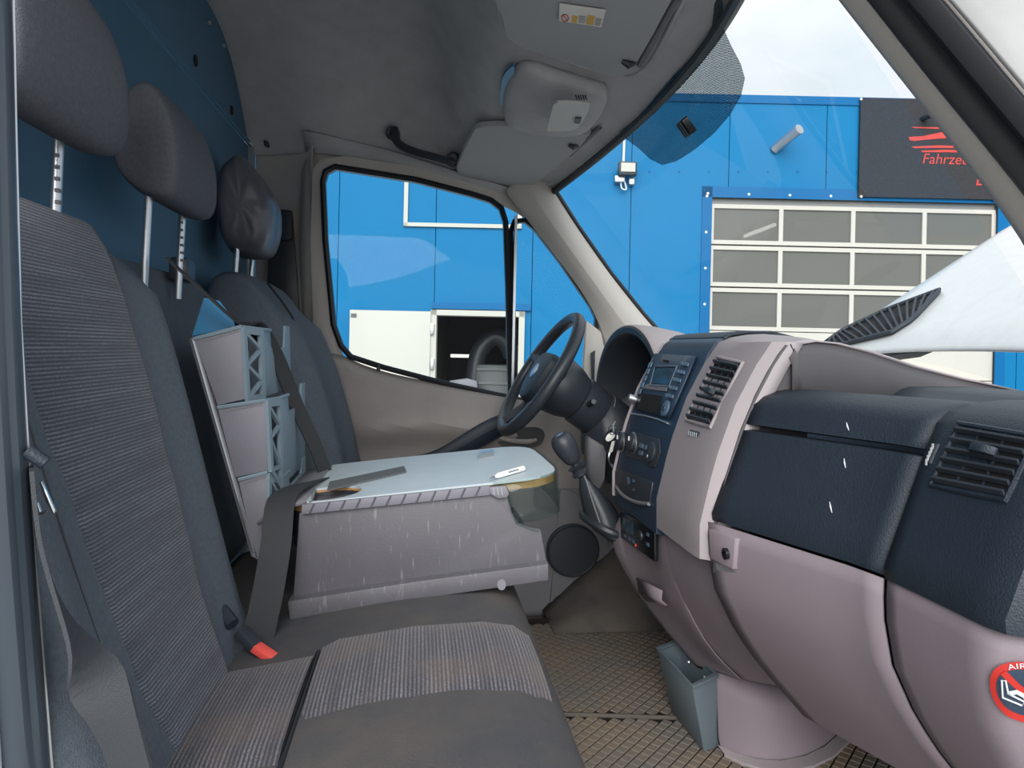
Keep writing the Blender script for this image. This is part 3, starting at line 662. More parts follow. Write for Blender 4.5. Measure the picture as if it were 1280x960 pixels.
# glovebox lid (dark, below the gap), passenger pad (above the gap)
obj('glovebox_lid', MB().grid(under(-.352, -.655, 10)+padgrid(-.352, -.655, [.588, .60, .63, .66, .70, .735, .741])+[[V((base(-.352-.303*i/10)+.012, -.352-.303*i/10, .743)) for i in range(11)]]), M_DARK, db, solid=.004)
obj('passenger_pad', MB().grid(addtop([[V((base(-.352-.303*i/10)+.012, -.352-.303*i/10, .749)) for i in range(11)]]+padgrid(-.352, -.655, [.752, .77, .785, .798, .806, .81]), -.352, -.655, 10, [(.11, .811), (.13, .808), (.14, .79)])), M_DARK, db, solid=.004)
yc = [-.659, -.68, -.70, -.72, -.74, -.76, -.78, -.80, -.82, -.84, -.86, -.875]
def crow(z, dx=0): return [V((base(y)+lin(PZ, z)+dx+.05*sm(-.835, -.885, y), y, z)) for y in yc]
crn = [[V((base(y)+.05, y, .575)) for y in yc]]+[crow(z) for z in (.588, .60, .63, .66, .70, .745, .785, .798, .806, .81)]+[[V((base(y)+d, y, z)) for y in yc] for d, z in ((.11, .813), (.25, .814), (.5, .81))]
crn = [r+[V((r[-1].x+.04, -.885, r[-1].z)), V((r[-1].x+.3, -.885, r[-1].z))] for r in crn]
obj('corner_pad', MB().grid(crn), M_DARK, db, solid=.004)
# lower light-grey panels
LZ = [(.02, .34), (.16, .24), (.22, .16), (.28, .105), (.34, .05), (.40, .006), (.47, -.03), (.54, -.046), (.575, -.046)]
LZ2 = [(.0, .30), (.10, .25), (.16, .20), (.24, .12), (.32, .055), (.40, .0), (.47, -.03), (.54, -.045), (.575, -.045)]
def lowpanel(yy, zs, tab, g=0):
    return [[V((base(y)+lin(tab, z)+.0, y, z)) for y in yy] for z in zs]
zl = [.584, .56, .53, .50, .47, .44, .41, .38, .35, .32, .29, .26, .24]
yy = [-.345-.31*i/10 for i in range(11)]
gl_ = obj('lower_glove_panel', MB().grid(lowpanel(yy, zl, LZ)+[[V((.95, y, .23)) for y in yy]]), M_GREY, db, solid=.004)
yy2 = [-.659, -.68, -.70, -.73, -.76, -.79, -.81, -.83, -.85, -.865, -.875]
rw = [[V((base(y)+lin(LZ, z)+.05*sm(-.81, -.88, y), y, z)) for y in yy2] for z in zl]
rw = [r+[V((r[-1].x+.045, -.885, r[-1].z)), V((r[-1].x+.3, -.89, r[-1].z))] for r in rw]
obj('lower_corner_panel', MB().grid(rw), M_GREY, db, solid=.004)
obj('panel_gap', MB().grid([[V((base(y)+.02, y, z)) for y in (-.28, -.34, -.5, -.66, -.86)] for z in (.62, .55)]), M_VOID, db)
# latch plate and pull recess
flow = lambda p: p.x-(base(p.y)+lin(LZ, p.z))
def onl(px, py, off=0): return hit(px, py, flow)+V((-off, 0, 0))
lt = [onl(*q) for q in ((894, 661), (928, 673), (925, 712), (896, 698))]
obj('latch_plate', MB().slab([p+V((-.001, 0, 0)) for p in lt], (-.011, 0, 0)), M_GREY, db, bevel=.002)
lk = onl(915, 692, .012); obj('lock_barrel', MB().lathe(lk, (-1, 0, -.1), [(-.004, .0095), (.002, .0095), (.003, .006), (.001, .002)], 18), M_GLOSSK, db)
rc = [onl(*q, .0015) for q in ((896, 702), (925, 716), (925, 733), (911, 731), (896, 716))]
obj('pull_recess', MB().slab(rc, (-.0015, 0, 0)), M_FRAME, db)
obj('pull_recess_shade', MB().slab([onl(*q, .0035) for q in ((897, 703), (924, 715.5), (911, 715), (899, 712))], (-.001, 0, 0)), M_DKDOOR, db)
# dash top: tray, ledge towards the windscreen
ysT = [.9, .75, .6, .45, .3, .2]
def topz(x, y):
    return .812+.035*sm(.80, .92, x)
yt = [-.20-.05*i for i in range(14)]
tr_ = [[V((base(y)+.135, y, .79)) for y in yt], [V((base(y)+.14, y, .801)) for y in yt], [V((max(base(y)+.2, .84), y, .801)) for y in yt], [V((max(base(y)+.22, .86), y, .812)) for y in yt], [V((max(base(y)+.24, .88), y, .816)) for y in yt], [V((1.02, y, .816)) for y in yt], [V((1.15, y, .80)) for y in yt]]
obj('dash_top_tray', MB().grid(tr_), M_DARK, db, solid=.004)
# centre stack body (light frame), its top
zsC = [.52, .545, .577, .62, .66, .70, .74, .78, .82, .85, .872, .888]
yC = [.195, .185, .17, .10, 0, -.07, -.13, -.20, -.27, -.32, -.338, -.35, -.356]
def cpt(y, z):
    e = .03*sm(-.325, -.36, y)**2+.02*sm(.175, .2, y)
    return V((conx(z)+e, y, z))
cr_ = [[cpt(y, z) for y in yC] for z in zsC]
def hump(y): return .02*sm(-.20, -.36, y)
cr_ = [[p+V((.03, 0, -.004)) for p in cr_[0]]]+cr_
for dx, z in ((.615, .898), (.65, .9045), (.70, .902), (.78, .888), (.88, .864), (1.0, .842), (1.14, .82)):
    cr_.append([V((dx, y if y > -.13 else -.13+(y+.13)*(1-(dx-.6)*1.0), z-hump(y)*.6)) for y in yC])
wall_top = [r[-1] for r in cr_[-9:]]
cr_ = [[r[0]+V((.15, .002, 0))]+r+[r[-1]+V((.02, -.0006, -.001))] for k, r in enumerate(cr_)]
obj('centre_stack_frame', MB().grid(cr_), M_FRAME, db, solid=.003, sub=0)
blk = [[V((conx(z)-.004-.006*sm(.85, .87, z), y, z)) for y in (.172, .16, .1, .03, -.05, -.11, -.125)] for z in (.505, .53, .577, .62, .66, .70, .74, .78, .82, .85, .868, .878, .888)]
blk = [[p+V((.02, 0, -.004)) for p in blk[0]]]+blk+[[V((.597, p.y, .8985)) for p in blk[-1]], [V((.62, p.y, .9005)) for p in blk[-1]]]
blk = [[r[0]+V((.02, .002, 0))]+r+[r[-1]+V((.02, -.002, 0))] for r in blk]
obj('black_console_panel', MB().grid(blk), M_PANEL, db, solid=.003)
obj('console_edge_bead', MB().tube([cpt(.182, z)+V((-.011, 0, 0)) for z in (.52, .577, .62, .66, .70, .74, .78, .82, .85, .872, .888)], .004, 8), M_FRAME, db)
# dark lid on top of the stack
lidp = [[V((x, y, z)) for y in (.185, .15, .05, -.05, -.115, -.128)] for x, z in ((.600, .897), (.604, .900), (.615, .9065), (.65, .912), (.70, .913), (.78, .896), (.86, .878))]
obj('storage_lid', MB().grid(lidp), M_DARK, db, solid=.006, soff=0)
obj('top_slot', MB().slab([V((.66, -.20, .9035)), V((.80, -.23, .878)), V((.95, -.235, .846)), V((.95, -.22, .847)), V((.80, -.215, .879)), V((.67, -.19, .9035))], (0, 0, .003)), M_RUBBER, db)
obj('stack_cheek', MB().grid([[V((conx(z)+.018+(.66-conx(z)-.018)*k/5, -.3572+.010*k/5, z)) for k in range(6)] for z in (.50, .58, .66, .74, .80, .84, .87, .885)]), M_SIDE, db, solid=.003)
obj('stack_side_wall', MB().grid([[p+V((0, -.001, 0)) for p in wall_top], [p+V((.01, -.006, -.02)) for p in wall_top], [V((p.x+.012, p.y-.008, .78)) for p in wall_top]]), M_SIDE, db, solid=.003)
# -- vents
def vent(quad, surf, nsl, name, label_mat=M_BLACK, depth=.03, off=.004, knob=(.5, .5), nv=3):
    Q = [hit(px, py, surf) for px, py in quad]          # TL, TR, BR, BL
    nrm = (Q[1]-Q[0]).cross(Q[3]-Q[0]).normalized()
    if nrm.x > 0: nrm = -nrm
    Q = [q+nrm*off for q in Q]
    bi = lambda u, v: (Q[0].lerp(Q[1], u)).lerp(Q[3].lerp(Q[2], u), v)
    fr = MB().tube([bi(*t) for t in [(0, 0), (.25, 0), (.5, 0), (.75, 0), (1, 0), (1, .25), (1, .5), (1, .75), (1, 1), (.75, 1), (.5, 1), (.25, 1), (0, 1), (0, .75), (0, .5), (0, .25)]], .004, 8, closed=True)
    vo = obj(name, fr, M_FRAME if name == 'centre_vent' else M_DARK, db)
    obj('vent_back', MB().slab([q for q in Q], nrm*.001), M_VOID, vo)
    for k in range(nv):
        t = (k+1)/(nv+1); obj('vane', MB().slab([bi(t-.012, .03)+nrm*.001, bi(t+.012, .03)+nrm*.001, bi(t+.012, .97)+nrm*.001, bi(t-.012, .97)+nrm*.001], nrm*.002), M_DARK, vo)
    for k in range(nsl):
        v = (k+.6)/(nsl+.2); a, b = bi(.02, v), bi(.98, v); dn = (bi(.5, 1)-bi(.5, 0)).normalized()
        h = (bi(.5, 1)-bi(.5, 0)).length/nsl
        obj('slat', MB().slab([a+nrm*.002+dn*h*.1, b+nrm*.002+dn*h*.1, b+nrm*.007-dn*h*.22, a+nrm*.007-dn*h*.22], (dn+nrm*.3)*.0028), M_BLACK, vo)
    kb = bi(*knob); ax = (bi(1, .5)-bi(0, .5)).normalized()
    obj('vent_knob', MB().closed([[kb+ax*t*.018+nrm*(.008+.012*math.sqrt(max(.02, 1-t*t))*(1+.0*k))+(bi(.5, 1)-bi(.5, 0)).normalized()*.005*s for s, k in ((-1, 0), (1, 0))]+[kb+ax*t*.018+nrm*.006+(bi(.5, 1)-bi(.5, 0)).normalized()*.005*s for s in (1, -1)] for t in (-1, -.7, -.3, .3, .7, 1)]), M_DARK, vo, bevel=.0015)
    return vo
tag(vent([(899, 448), (931, 455), (891, 535), (860, 526)], fcon, 9, 'centre_vent', knob=(.55, .52)), 'tall centre vent with nine slats')
fcn2 = lambda p: p.x-(base(p.y)+lin(PZ, p.z)+.05*sm(-.835, -.885, p.y))
tag(vent([(1203, 531), (1300, 548), (1262, 627), (1168, 608)], fcn2, 6, 'corner_vent', knob=(.55, .35), nv=2), 'square corner vent with large centre knob')
def wheelp(px0, py0, px1, py1, surf, r, nm):
    a = hit(px0, py0, surf); b = hit(px1, py1, surf); m_ = MB().tube([a, b], r, 12)
    o = obj(nm, m_, M_BLACK, db)
    for k in range(5):
        q = a.lerp(b, (k+.5)/5); obj('thumbwheel_rib', MB().slab([q+V((-r-.0006, d*.0015, e*.004)) for d, e in ((-1, -1), (1, -1), (1, 1), (-1, 1))], (-.0008, 0, 0)), M_MARK, o)
wheelp(864, 541, 876, 544, fcon, .006, 'vent_thumbwheel'); wheelp(1164, 580, 1174, 556, fcn2, .007, 'vent_thumbwheel')
# scratches on the pad
for q in (((1038, 627), (1041, 641)), ((1059, 528), (1062, 538)), ((1056, 573), (1058, 585))):
    a = hit(*q[0], fpad)+V((-.0012, 0, 0)); b = hit(*q[1], fpad)+V((-.0012, 0, 0)); obj('scratch', MB().tube([a, a.lerp(b, .5)+V((0, .0008, 0)), b], [.0004, .0012, .0005], 5), M_MARK, db)
# -- knobs, trays on the stack
def ons(px, py, off=.004): return hit(px, py, fcon)+V((-off, 0, 0))
def spoly(pts, off, th): return MB().slab([ons(*q, off) for q in pts], (-th, 0, 0))
obj('chrome_strip', MB().tube([ons(*q, .006) for q in ((792, 517), (810, 520), (825, 524), (838, 529))], .0022, 6), M_ALU, db)
cl = obj('climate_panel', spoly([(783, 541), (801, 541), (822, 548), (828, 549), (829, 566), (822, 584), (815, 584), (808, 577), (785, 570)], .004, .003), M_BLACK, db, bevel=.001)
for px, py in ((782, 552), (797, 554)):
    c_ = ons(px, py, .006); kn = obj('rotary_knob', MB().lathe(c_, (-1, 0, .28), [(0, .021), (.003, .0225), (.013, .021), (.015, .018), (.015, .001)], 28), M_BLACK, db)
    obj('knob_ring', MB().tube([c_+V((-.004, math.cos(t)*.0235, math.sin(t)*.0235)) for t in [k*math.pi/12 for k in range(24)]], .0022, 6, closed=True), M_ALU, kn)
    obj('pointer_mark', MB().box(tuple(c_+V((-.0165, -.002, .006))), tuple(c_+V((-.0135, .002, .016)))), M_MARK, kn)
c_ = ons(818, 566, .006); kd = obj('vent_selector_dial', MB().lathe(c_, (-1, 0, .25), [(0, .023), (.005, .023), (.007, .018), (.008, .001)], 28), M_BLACK, db)
obj('pointer_mark', MB().box(tuple(c_+V((-.010, -.003, -.014))), tuple(c_+V((-.008, .003, -.004)))), M_MARK, kd)
for a, b in ((806, 557), (811, 559), (806, 566)): obj('push_button', spoly([(a-2, b-3), (a+2, b-2), (a+1, b+3), (a-3, b+2)], .006, .003), M_KEY, cl)
# ashtray flap with handle
obj('ashtray_flap', spoly([(778, 586), (820, 603), (816, 631), (800, 628), (775, 612)], .004, .004), M_BLACK, db, bevel=.0015)
obj('ashtray_lip', MB().tube(chain([ons(774, 608, .008), ons(785, 619, .012), ons(800, 627, .012), ons(816, 630, .008)]), .004, 8), M_DKDOOR, db)
sy = MB()
for pts in ([(788, 597), (791, 596), (793, 604), (790, 606)], [(796, 599), (799, 600), (798, 603), (795, 602)], [(796, 610), (799, 611), (798, 614), (795, 613)]): sy.slab([ons(*q, .009) for q in pts], (-.0006, 0, 0))
obj('printed_symbols', sy, M_KEY, db)
# -- lower centre console
Lc = [(772, 640, .185), (744, 671, .205), (768, 708, .19), (797, 748, .165), (828, 788, .13), (868, 835, .06)]
Ac = [(782, 642, .165), (776, 668, .17), (786, 712, .15), (806, 752, .125), (836, 790, .095), (876, 838, .03)]
Bc = [(826, 657, -.115), (830, 700, -.11), (845, 748, -.11), (868, 792, -.10), (895, 825, -.09), (925, 850, -.08)]
B2 = [(858, 660, -.22), (860, 712, -.21), (876, 760, -.20), (900, 800, -.185), (930, 832, -.16), (955, 858, -.12)]
Cc = [(889, 657, -.335), (890, 712, -.33), (908, 765, -.32), (940, 812, -.30), (985, 845, -.26), (1040, 866, -.18)]
Dc = [(893, 659, -.35), (900, 714, -.345), (925, 768, -.335), (962, 812, -.31), (1006, 842, -.26), (1045, 862, -.17)]
Dc = [(p_[0], p_[1], p_[2]) for p_ in Dc]
mids = []
colsL = [pl(*c) for c in (Lc, Ac)]
midr = [a.lerp(b, .5)+V((.008, 0, 0)) for a, b in zip(pl(*Ac), pl(*Bc))]
left0 = [p+V((.12, .05, -.03)) for p in pl(*Lc)]
obj('lower_centre_console', MB().grid([left0]+colsL+[midr, pl(*Bc), [p+V((.008, -.03, 0)) for p in pl(*Bc)]]), M_GREY, db, sub=1, solid=.004, soff=0)
back = [p+V((.06, -.004, 0)) for p in pl(*Cc)]
obj('console_side_panel', MB().grid([[p+V((.015, .012, 0)) for p in pl(*Bc)], [p+V((-.002, .004, 0)) for p in pl(*Bc)], pl(*B2), pl(*Cc), back]), M_GREY, db, sub=1, solid=.004, soff=0)
# parking heater timer in the console, small pocket
flc = lambda px, py, o=0: at(px, py, y=.02)+V((-o, 0, 0))
tq = [(782, 640, .15), (826, 660, -.10), (826, 703, -.10), (783, 673, .15)]
T = [p+V((-.006, 0, .002)) for p in pl(*tq)]
tm = thing('heater_timer', T[3], 'black heater timer with small display set low in the console', 'timer')
tn = (T[1]-T[0]).cross(T[3]-T[0]).normalized(); tn = tn if tn.x < 0 else -tn
obj('timer_body', MB().slab(T, tn*.008), M_GLOSSK, tm, bevel=.002)
tb = lambda u, v, o=.0085: (T[0].lerp(T[1], u)).lerp(T[3].lerp(T[2], u), v)+tn*o
def tq4(u0, v0, u1, v1, th=.001): return MB().slab([tb(u0, v0), tb(u1, v0), tb(u1, v1), tb(u0, v1)], tn*th)
obj('display', tq4(.12, .15, .42, .6), M_SCREEN, tm)
obj('timer_dial', MB().lathe(tb(.66, .45), tn, [(0, .011), (.004, .0105), (.005, .008)], 20), M_BLACK, tm)
for u, v in ((.16, .8), (.3, .8), (.42, .8), (.84, .3), (.84, .6)): obj('key', tq4(u-.035, v-.05, u+.035, v+.05), M_KEY, tm)
obj('warning_lamp', MB().lathe(tb(.5, .88), tn, [(0, .004), (.002, .003)], 10), M_RED, tm)
pk = [(792, 706, .10), (826, 720, -.08), (836, 752, -.08), (812, 748, .08)]
obj('open_pocket', MB().grid([[p+V((-.006, 0, 0)) for p in pl((800, 722, .10), (832, 738, -.09))], [p+V((-.012, 0, .0)) for p in pl((806, 740, .09), (834, 750, -.09))], [p+V((-.006, 0, 0)) for p in pl((812, 750, .08), (838, 756, -.09))]]), M_GREY, db, solid=.003)
# kick cover on the floor
kb0 = [at(*q, z=.0) for q in ((896, 938), (918, 948), (945, 956), (975, 958), (1005, 952), (1030, 940), (1050, 922), (1058, 906))]
kt = [(893, 836), (915, 850), (940, 858), (967, 865), (1000, 867), (1025, 866), (1044, 866), (1056, 888)]
kt3 = [at(px, py, y=b.y+.01) for (px, py), b in zip(kt, kb0)]
kbk = [p+V((.03, .25, .0)) for p in kt3]
obj('kick_cover', MB().grid([kb0, [a.lerp(b, .35) for a, b in zip(kb0, kt3)], [a.lerp(b, .8) for a, b in zip(kb0, kt3)], kt3, kbk]), M_GREY, db, sub=1, solid=.004, soff=0)
obj('kick_flange', MB().grid([[p+V((0, -.002, .014)) for p in kb0], [p+V((.004, -.03, .009)) for p in kb0], [p+V((.004, -.03, 0)) for p in kb0]]), M_FRAME, db)
obj('dark_underside', MB().grid([[V((x, y, z)) for y in (-.87, -.5, -.2, .2)] for x, z in ((.80, .26), (.95, .22), (1.10, .12), (1.14, .004))]), M_BLACK, db, solid=.004)
# driver side of the dash
dd = []
yD = [.19, .24, .3, .4, .5, .6, .7, .78, .84]
for x, z in ((.9, .20), (.72, .34), (.65, .42), (.60, .52), (.585, .62), (.59, .70), (.62, .735), (.7, .745), (.9, .78), (1.1, .82)):
    dd.append([V((x+.03*sm(.6, .84, y), y, z)) for y in yD])
obj('driver_dash', MB().grid(dd), M_DKDOOR, db, solid=.004, sub=1)
obj('foot_well_wall', MB().box((1.14, -.85, 0), (1.16, .86, .78)), M_BLACK, db)
# instrument hood
ih = []
for k, (x, sc, dz) in enumerate(((.85, .97, -.05), (.70, 1.0, -.012), (.60, 1.0, 0), (.575, .985, 0), (.572, .93, -.004), (.60, .88, -.01), (.72, .82, -.02))):
    ih.append([V((x+.035*math.cos(math.pi*(i/18)), .475-.205*sc*math.cos(math.pi*i/18)*-1*-1, .675+(.27*sc+dz)*math.sin(math.pi*i/18)**.72)) for i in range(19)])
obj('instrument_hood', MB().grid(ih[:4]), M_FRAME, db, sub=1, solid=.004, soff=0)
obj('hood_lining', MB().grid(ih[3:]), M_BLACK, db, sub=1, solid=.003, soff=0)
obj('instrument_face', MB().slab([(.70, .475+.17*math.cos(t), .69+.2*math.sin(t)) for t in [math.pi*k/12 for k in range(13)]], (.01, 0, 0)), M_GLOSSK, db)
for yy_ in (.56, .40): obj('gauge_ring', MB().tube([(.696, yy_+.055*math.cos(t), .77+.055*math.sin(t)) for t in [k*math.pi/10 for k in range(20)]], .003, 6, closed=True), M_DKDOOR, db)
obj('side_vent', MB().box((.60, .74, .70), (.63, .80, .76)), M_BLACK, db, bevel=.006)
for k in range(3): obj('slat', MB().box((.596, .745, .71+.016*k), (.602, .795, .716+.016*k)), M_DKDOOR, db)
# airbag warning sticker on the dash end
XE = lambda y, z: base(y)+lin(LZ, z)+.05*sm(-.81, -.88, y)
sc_ = hit(1281, 864, lambda p: p.x-XE(p.y, p.z))
e_ = .02; sn = V((-1, (XE(sc_.y+e_, sc_.z)-XE(sc_.y-e_, sc_.z))/(2*e_), (XE(sc_.y, sc_.z+e_)-XE(sc_.y, sc_.z-e_))/(2*e_))).normalized()
su = V((0, 0, 1)).cross(sn).normalized(); sv_ = sn.cross(su)
SR = .0335
def SP(a, b, o):
    p = sc_+su*a*SR+sv_*b*SR; return V((XE(p.y, p.z), p.y, p.z))+sn*o
def sdisc(r, o): return MB().grid([[SP(r*k*math.cos(2*math.pi*t/36), r*k*math.sin(2*math.pi*t/36), o) for t in range(36)] for k in (.04, .3, .6, .85, 1)], cu=True)
stk = obj('airbag_sticker', sdisc(1, .003), M_REDK, db); tag(stk, 'round red airbag warning sticker')
obj('dark_disc', sdisc(.76, .0036), M_PANEL, stk)
d1 = (.72, -.69); d2 = (.69, .72)
obj('red_bar', MB().grid([[SP(d1[0]*a*.78+d2[0]*b*.1, d1[1]*a*.78+d2[1]*b*.1, .0042) for a in (-1, -.5, 0, .5, 1)] for b in (-1, 1)]), M_REDK, stk)
pic = MB(); P2 = lambda a, b: SP(a, b, .0048)
pic.tube([P2(*q) for q in ((-.58, .28), (-.48, .3), (-.40, -.12), (.0, -.28), (-.06, -.42), (-.55, -.3))], .0011, 6, closed=True)
pic.tube([P2(*q) for q in ((-.36, -.1), (-.2, .0), (0, -.1), (.05, -.22))], .0025, 6); obj('seat_pictogram', pic, M_MARK, stk)
tl = MB(); tv, tf = text2d('AIRBAG', .0105)
wid = max(v[0] for v in tv)
def arc(x, y):
    t = math.radians(90)-(x-wid/2)/(SR*.9); r = .79+y*.8/SR; return SP(r*math.cos(t), r*math.sin(t), .0042)
tl.add([arc(*v) for v in tv], tf); obj('sticker_lettering', tl, M_MARK, stk)

# ---- radio
R4 = [ons(*q, .004) for q in ((826, 447), (873, 446), (838, 527), (800, 512))]
rd = thing('radio', ons(820, 520, .004), 'dark blue grey radio with display and key columns in the centre stack', 'radio')
def rq(pts, off, th): return MB().slab([ons(*q, off) for q in pts], (-th, 0, 0))
obj('face_plate', MB().grid([[ons(a[0]+(b[0]-a[0])*k/4, a[1]+(b[1]-a[1])*k/4, .007) for k in range(5)] for a, b in (((823, 443), (875, 446)), ((815, 460), (868, 463)), ((808, 478), (860, 482)), ((803, 497), (851, 502)), ((798, 512), (842, 523)))]), M_PANEL, rd, solid=.004)
obj('display', rq([(828, 461), (851, 461), (841, 480), (822, 479)], .012, .001), M_SCREEN, rd)
obj('display_bezel', MB().tube([ons(*q, .013) for q in ((826, 458), (854, 458), (843, 483), (819, 482))], .0022, 6, closed=True), M_KEY, rd)
obj('silver_trim', rq([(815, 480), (842, 482), (840, 489), (828, 488), (810, 485)], .012, .002), M_DKDOOR, rd)
obj('card_slot', rq([(810, 492), (834, 495), (828, 516), (803, 511)], .012, .001), M_VOID, rd)
obj('disc_slot', rq([(836, 449.5), (843, 450.5), (842, 452.5), (835, 451.5)], .012, .001), M_VOID, rd)
for k in range(5):
    t = k/4; x0 = 860-19*t; y0_ = 454+40*t
    for j in range(3):
        a = x0+3.4*j; b = y0_+.8*j; obj('key', rq([(a-1.4, b-2.2), (a+1.4, b-1.8), (a+.7, b+2.2), (a-2.1, b+1.8)], .012, .0022), M_KEY, rd)
for k in range(5):
    t = k/4; a = 820.5-13*t; b = 456+33*t; obj('side_key', rq([(a-2, b-3), (a+1.6, b-3), (a-.6, b+3.2), (a-4, b+3)], .012, .0025), M_KEY, rd)
c_ = ons(839, 511, .011); obj('volume_dial', MB().lathe(c_, (-1, 0, .35), [(0, .017), (.004, .017), (.005, .013), (.005, .001)], 24), M_KEY, rd)
obj('dial_centre', MB().lathe(c_+V((-.004, 0, .001)), (-1, 0, .35), [(0, .007), (.003, .006)], 16), M_PANEL, rd)
c_ = ons(800, 500, .008); obj('tuning_knob', MB().lathe(c_, (-1, .1, .3), [(0, .009), (.02, .009), (.022, .007)], 16), M_ALU, rd)

# ================================================================ STEERING
wc = V((.336, .5, .80)); wnr = V((-.84, -.055, .52)).normalized()
we = V((0, 1, 0)); we = (we-wnr*we.dot(wnr)).normalized(); wu = wnr.cross(we); wu = wu if wu.z > 0 else -wu
sw = thing('steering_wheel', wc, 'black steering wheel on the driver side, seen edge on', 'steering wheel')
WP = lambda r, t, h=0: wc+we*r*math.cos(t)+wu*r*math.sin(t)+wnr*h
obj('rim', MB().tube([WP(.186, 2*math.pi*k/40) for k in range(40)], .018, 12, closed=True), M_BLACK, sw, sub=1)
hubp = ch2([(-.09, .04), (-.05, .065), (.05, .065), (.09, .04), (.07, -.05), (.03, -.085), (-.03, -.085), (-.07, -.05)], 4)
hrow = []
for h, s in ((-.055, .75), (-.03, .95), (-.005, 1.), (.012, .93), (.018, .75)): hrow.append([wc+we*a*s+wu*b*s+wnr*h for a, b in hubp])
obj('airbag_cover', MB().closed(hrow), M_DARK, sw)
obj('hub_emblem', MB().lathe(wc+wnr*.017, wnr, [(0, .022), (.003, .022), (.004, .019)], 24), M_ALU, sw)
for t, w in ((math.radians(15), .022), (math.radians(165), .022), (math.radians(250), .018), (math.radians(290), .018)):
    obj('spoke', MB().tube(chain([WP(.055, t, -.025), WP(.11, t, -.022), WP(.178, t, 0)], 4), [w*.9]*4+[w*.8]*4+[w*.75], 8), M_BLACK, sw)
obj('hub_back', MB().lathe(wc-wnr*.03, -wnr, [(0, .075), (.03, .085), (.07, .078), (.10, .066)], 24), M_BLACK, sw)
sc2 = thing('steering_column', wc-wnr*.28, 'black steering column shroud between wheel and dashboard', 'steering column')
ca = wc-wnr*.12
def colring(h, a, b, dn=0): return [wc-wnr*h+we*a*math.cos(t)+wu*(b*math.sin(t)+dn) for t in [2*math.pi*k/20 for k in range(20)]]
obj('column_shroud', MB().closed([colring(.128, .055, .055), colring(.135, .07, .07), colring(.20, .068, .068, -.005), colring(.215, .062, .062, -.005)]), M_BLACK, sc2)
obj('lower_shroud', MB().closed([colring(.20, .06, .07, -.01), colring(.23, .085, .095, -.03), colring(.34, .09, .11, -.05)]), M_BLACK, sc2)
obj('shroud_seam', MB().tube(colring(.218, .0665, .0665, -.005), .0022, 6, closed=True), M_DKDOOR, sc2)
obj('stalk_switch', MB().tube([wc-wnr*.15-we*.06, wc-wnr*.14-we*.12+wu*.01], [.010, .007], 10), M_BLACK, sc2)
obj('wiper_stalk', MB().tube([wc-wnr*.14+we*.06+wu*.02, wc-wnr*.12+we*.17+wu*.06], [.009, .006], 10), M_BLACK, sc2)
ig = obj('ignition_barrel', MB().lathe(at(765, 553, y=.31), (-1, -.25, .1), [(-.05, .036), (0, .036), (.008, .030), (.01, .014)], 24), M_BLACK, sc2)
obj('knee_cover', MB().slab(pl((735, 545, .42), (760, 560, .40), (757, 600, .40), (745, 622, .42), (734, 590, .43)), (0, .05, 0)), M_DKDOOR, sc2, bevel=.01)
# keys
ky = thing('ignition_keys', at(764, 545, y=.27), 'pale key with white tag hanging from the ignition', 'keys')
KY = .262
obj('key_blade', MB().tube(pl((769, 527, .29), (766, 533, .27), (767, 540, KY)), .0022, 6), M_ALU, ky)
obj('key_head', MB().slab([at(a, b, y=KY) for a, b in ch2([(757, 549), (760, 543), (766, 541), (769, 545), (765, 550), (760, 552)], 3)], (0, .005, 0)), M_PAPER, ky, bevel=.001)
obj('key_ring', MB().tube([at(765.5, 537, y=KY-.003)+V((.010*math.cos(t), 0, .012*math.sin(t))) for t in [k*math.pi/8 for k in range(16)]], .0012, 6, closed=True), M_CHROME, ky)
obj('key_tag', MB().slab([at(*q, y=KY) for q in ((765, 552), (769, 551), (766, 565), (761, 567))], (0, .004, 0)), M_PAPER, ky, bevel=.001)
obj('tag_cord', MB().tube(chain(pl((762, 566, KY), (761, 573, KY), (764, 581, KY+.01), (770, 588, .24))), .003, 6), M_ALU, ky)

# ---- gear lever
gl2 = thing('gear_lever', at(745, 655, y=.25), 'black gear lever with leather boot beside the centre stack', 'gear lever')
GYL = .25
gA = at(701, 548, y=GYL); gB = at(731, 602, y=GYL); gd = (gB-gA).normalized()
obj('shift_knob', MB().lathe(gA-gd*.012, gd, [(0, .014), (.004, .024), (.02, .032), (.045, .030), (.075, .022), (.085, .015)], 20), M_LEATH, gl2, sub=1)
obj('knob_cap', MB().lathe(gA-gd*.011, -gd, [(-.002, .013), (.002, .012), (.003, .008)], 16), M_KEY, gl2)
obj('collar', MB().lathe(gA+gd*.078, gd, [(0, .014), (.004, .024), (.008, .018), (.016, .016), (.020, .021), (.026, .021), (.03, .014)], 20), M_BLACK, gl2)
obj('lever_shaft', MB().tube([gA+gd*.07, gB+gd*.02], .009, 10), M_BLACK, gl2)
bt = []
for k, (ct, w, d_2) in enumerate((((733, 598), .018, .018), ((738, 606), .027, .028), ((745, 622), .040, .045), ((752, 640), .047, .058), ((757, 654), .050, .066))):
    c0 = at(*ct, y=GYL); bt.append([c0+V((w*math.cos(t)*(1+.09*math.cos(4*t)), d_2*math.sin(t), -.016*math.cos(t))) for t in [2*math.pi*i/20 for i in range(20)]])
obj('leather_boot', MB().closed(bt), M_LEATH, gl2)
st_ = [bt[k][13]+V((0, -.001, 0)) for k in range(5)]
obj('boot_seam', MB().tube(chain(st_, 4), .0022, 6), M_DKDOOR, gl2)
fc0 = at(758, 657, y=GYL)
fr_ = [fc0+V((.060*math.cos(t), .082*math.sin(t), -.024*math.cos(t))) for t in [2*math.pi*i/24 for i in range(24)]]
obj('boot_frame', MB().tube(fr_, .010, 8, closed=True), M_BLACK, gl2)
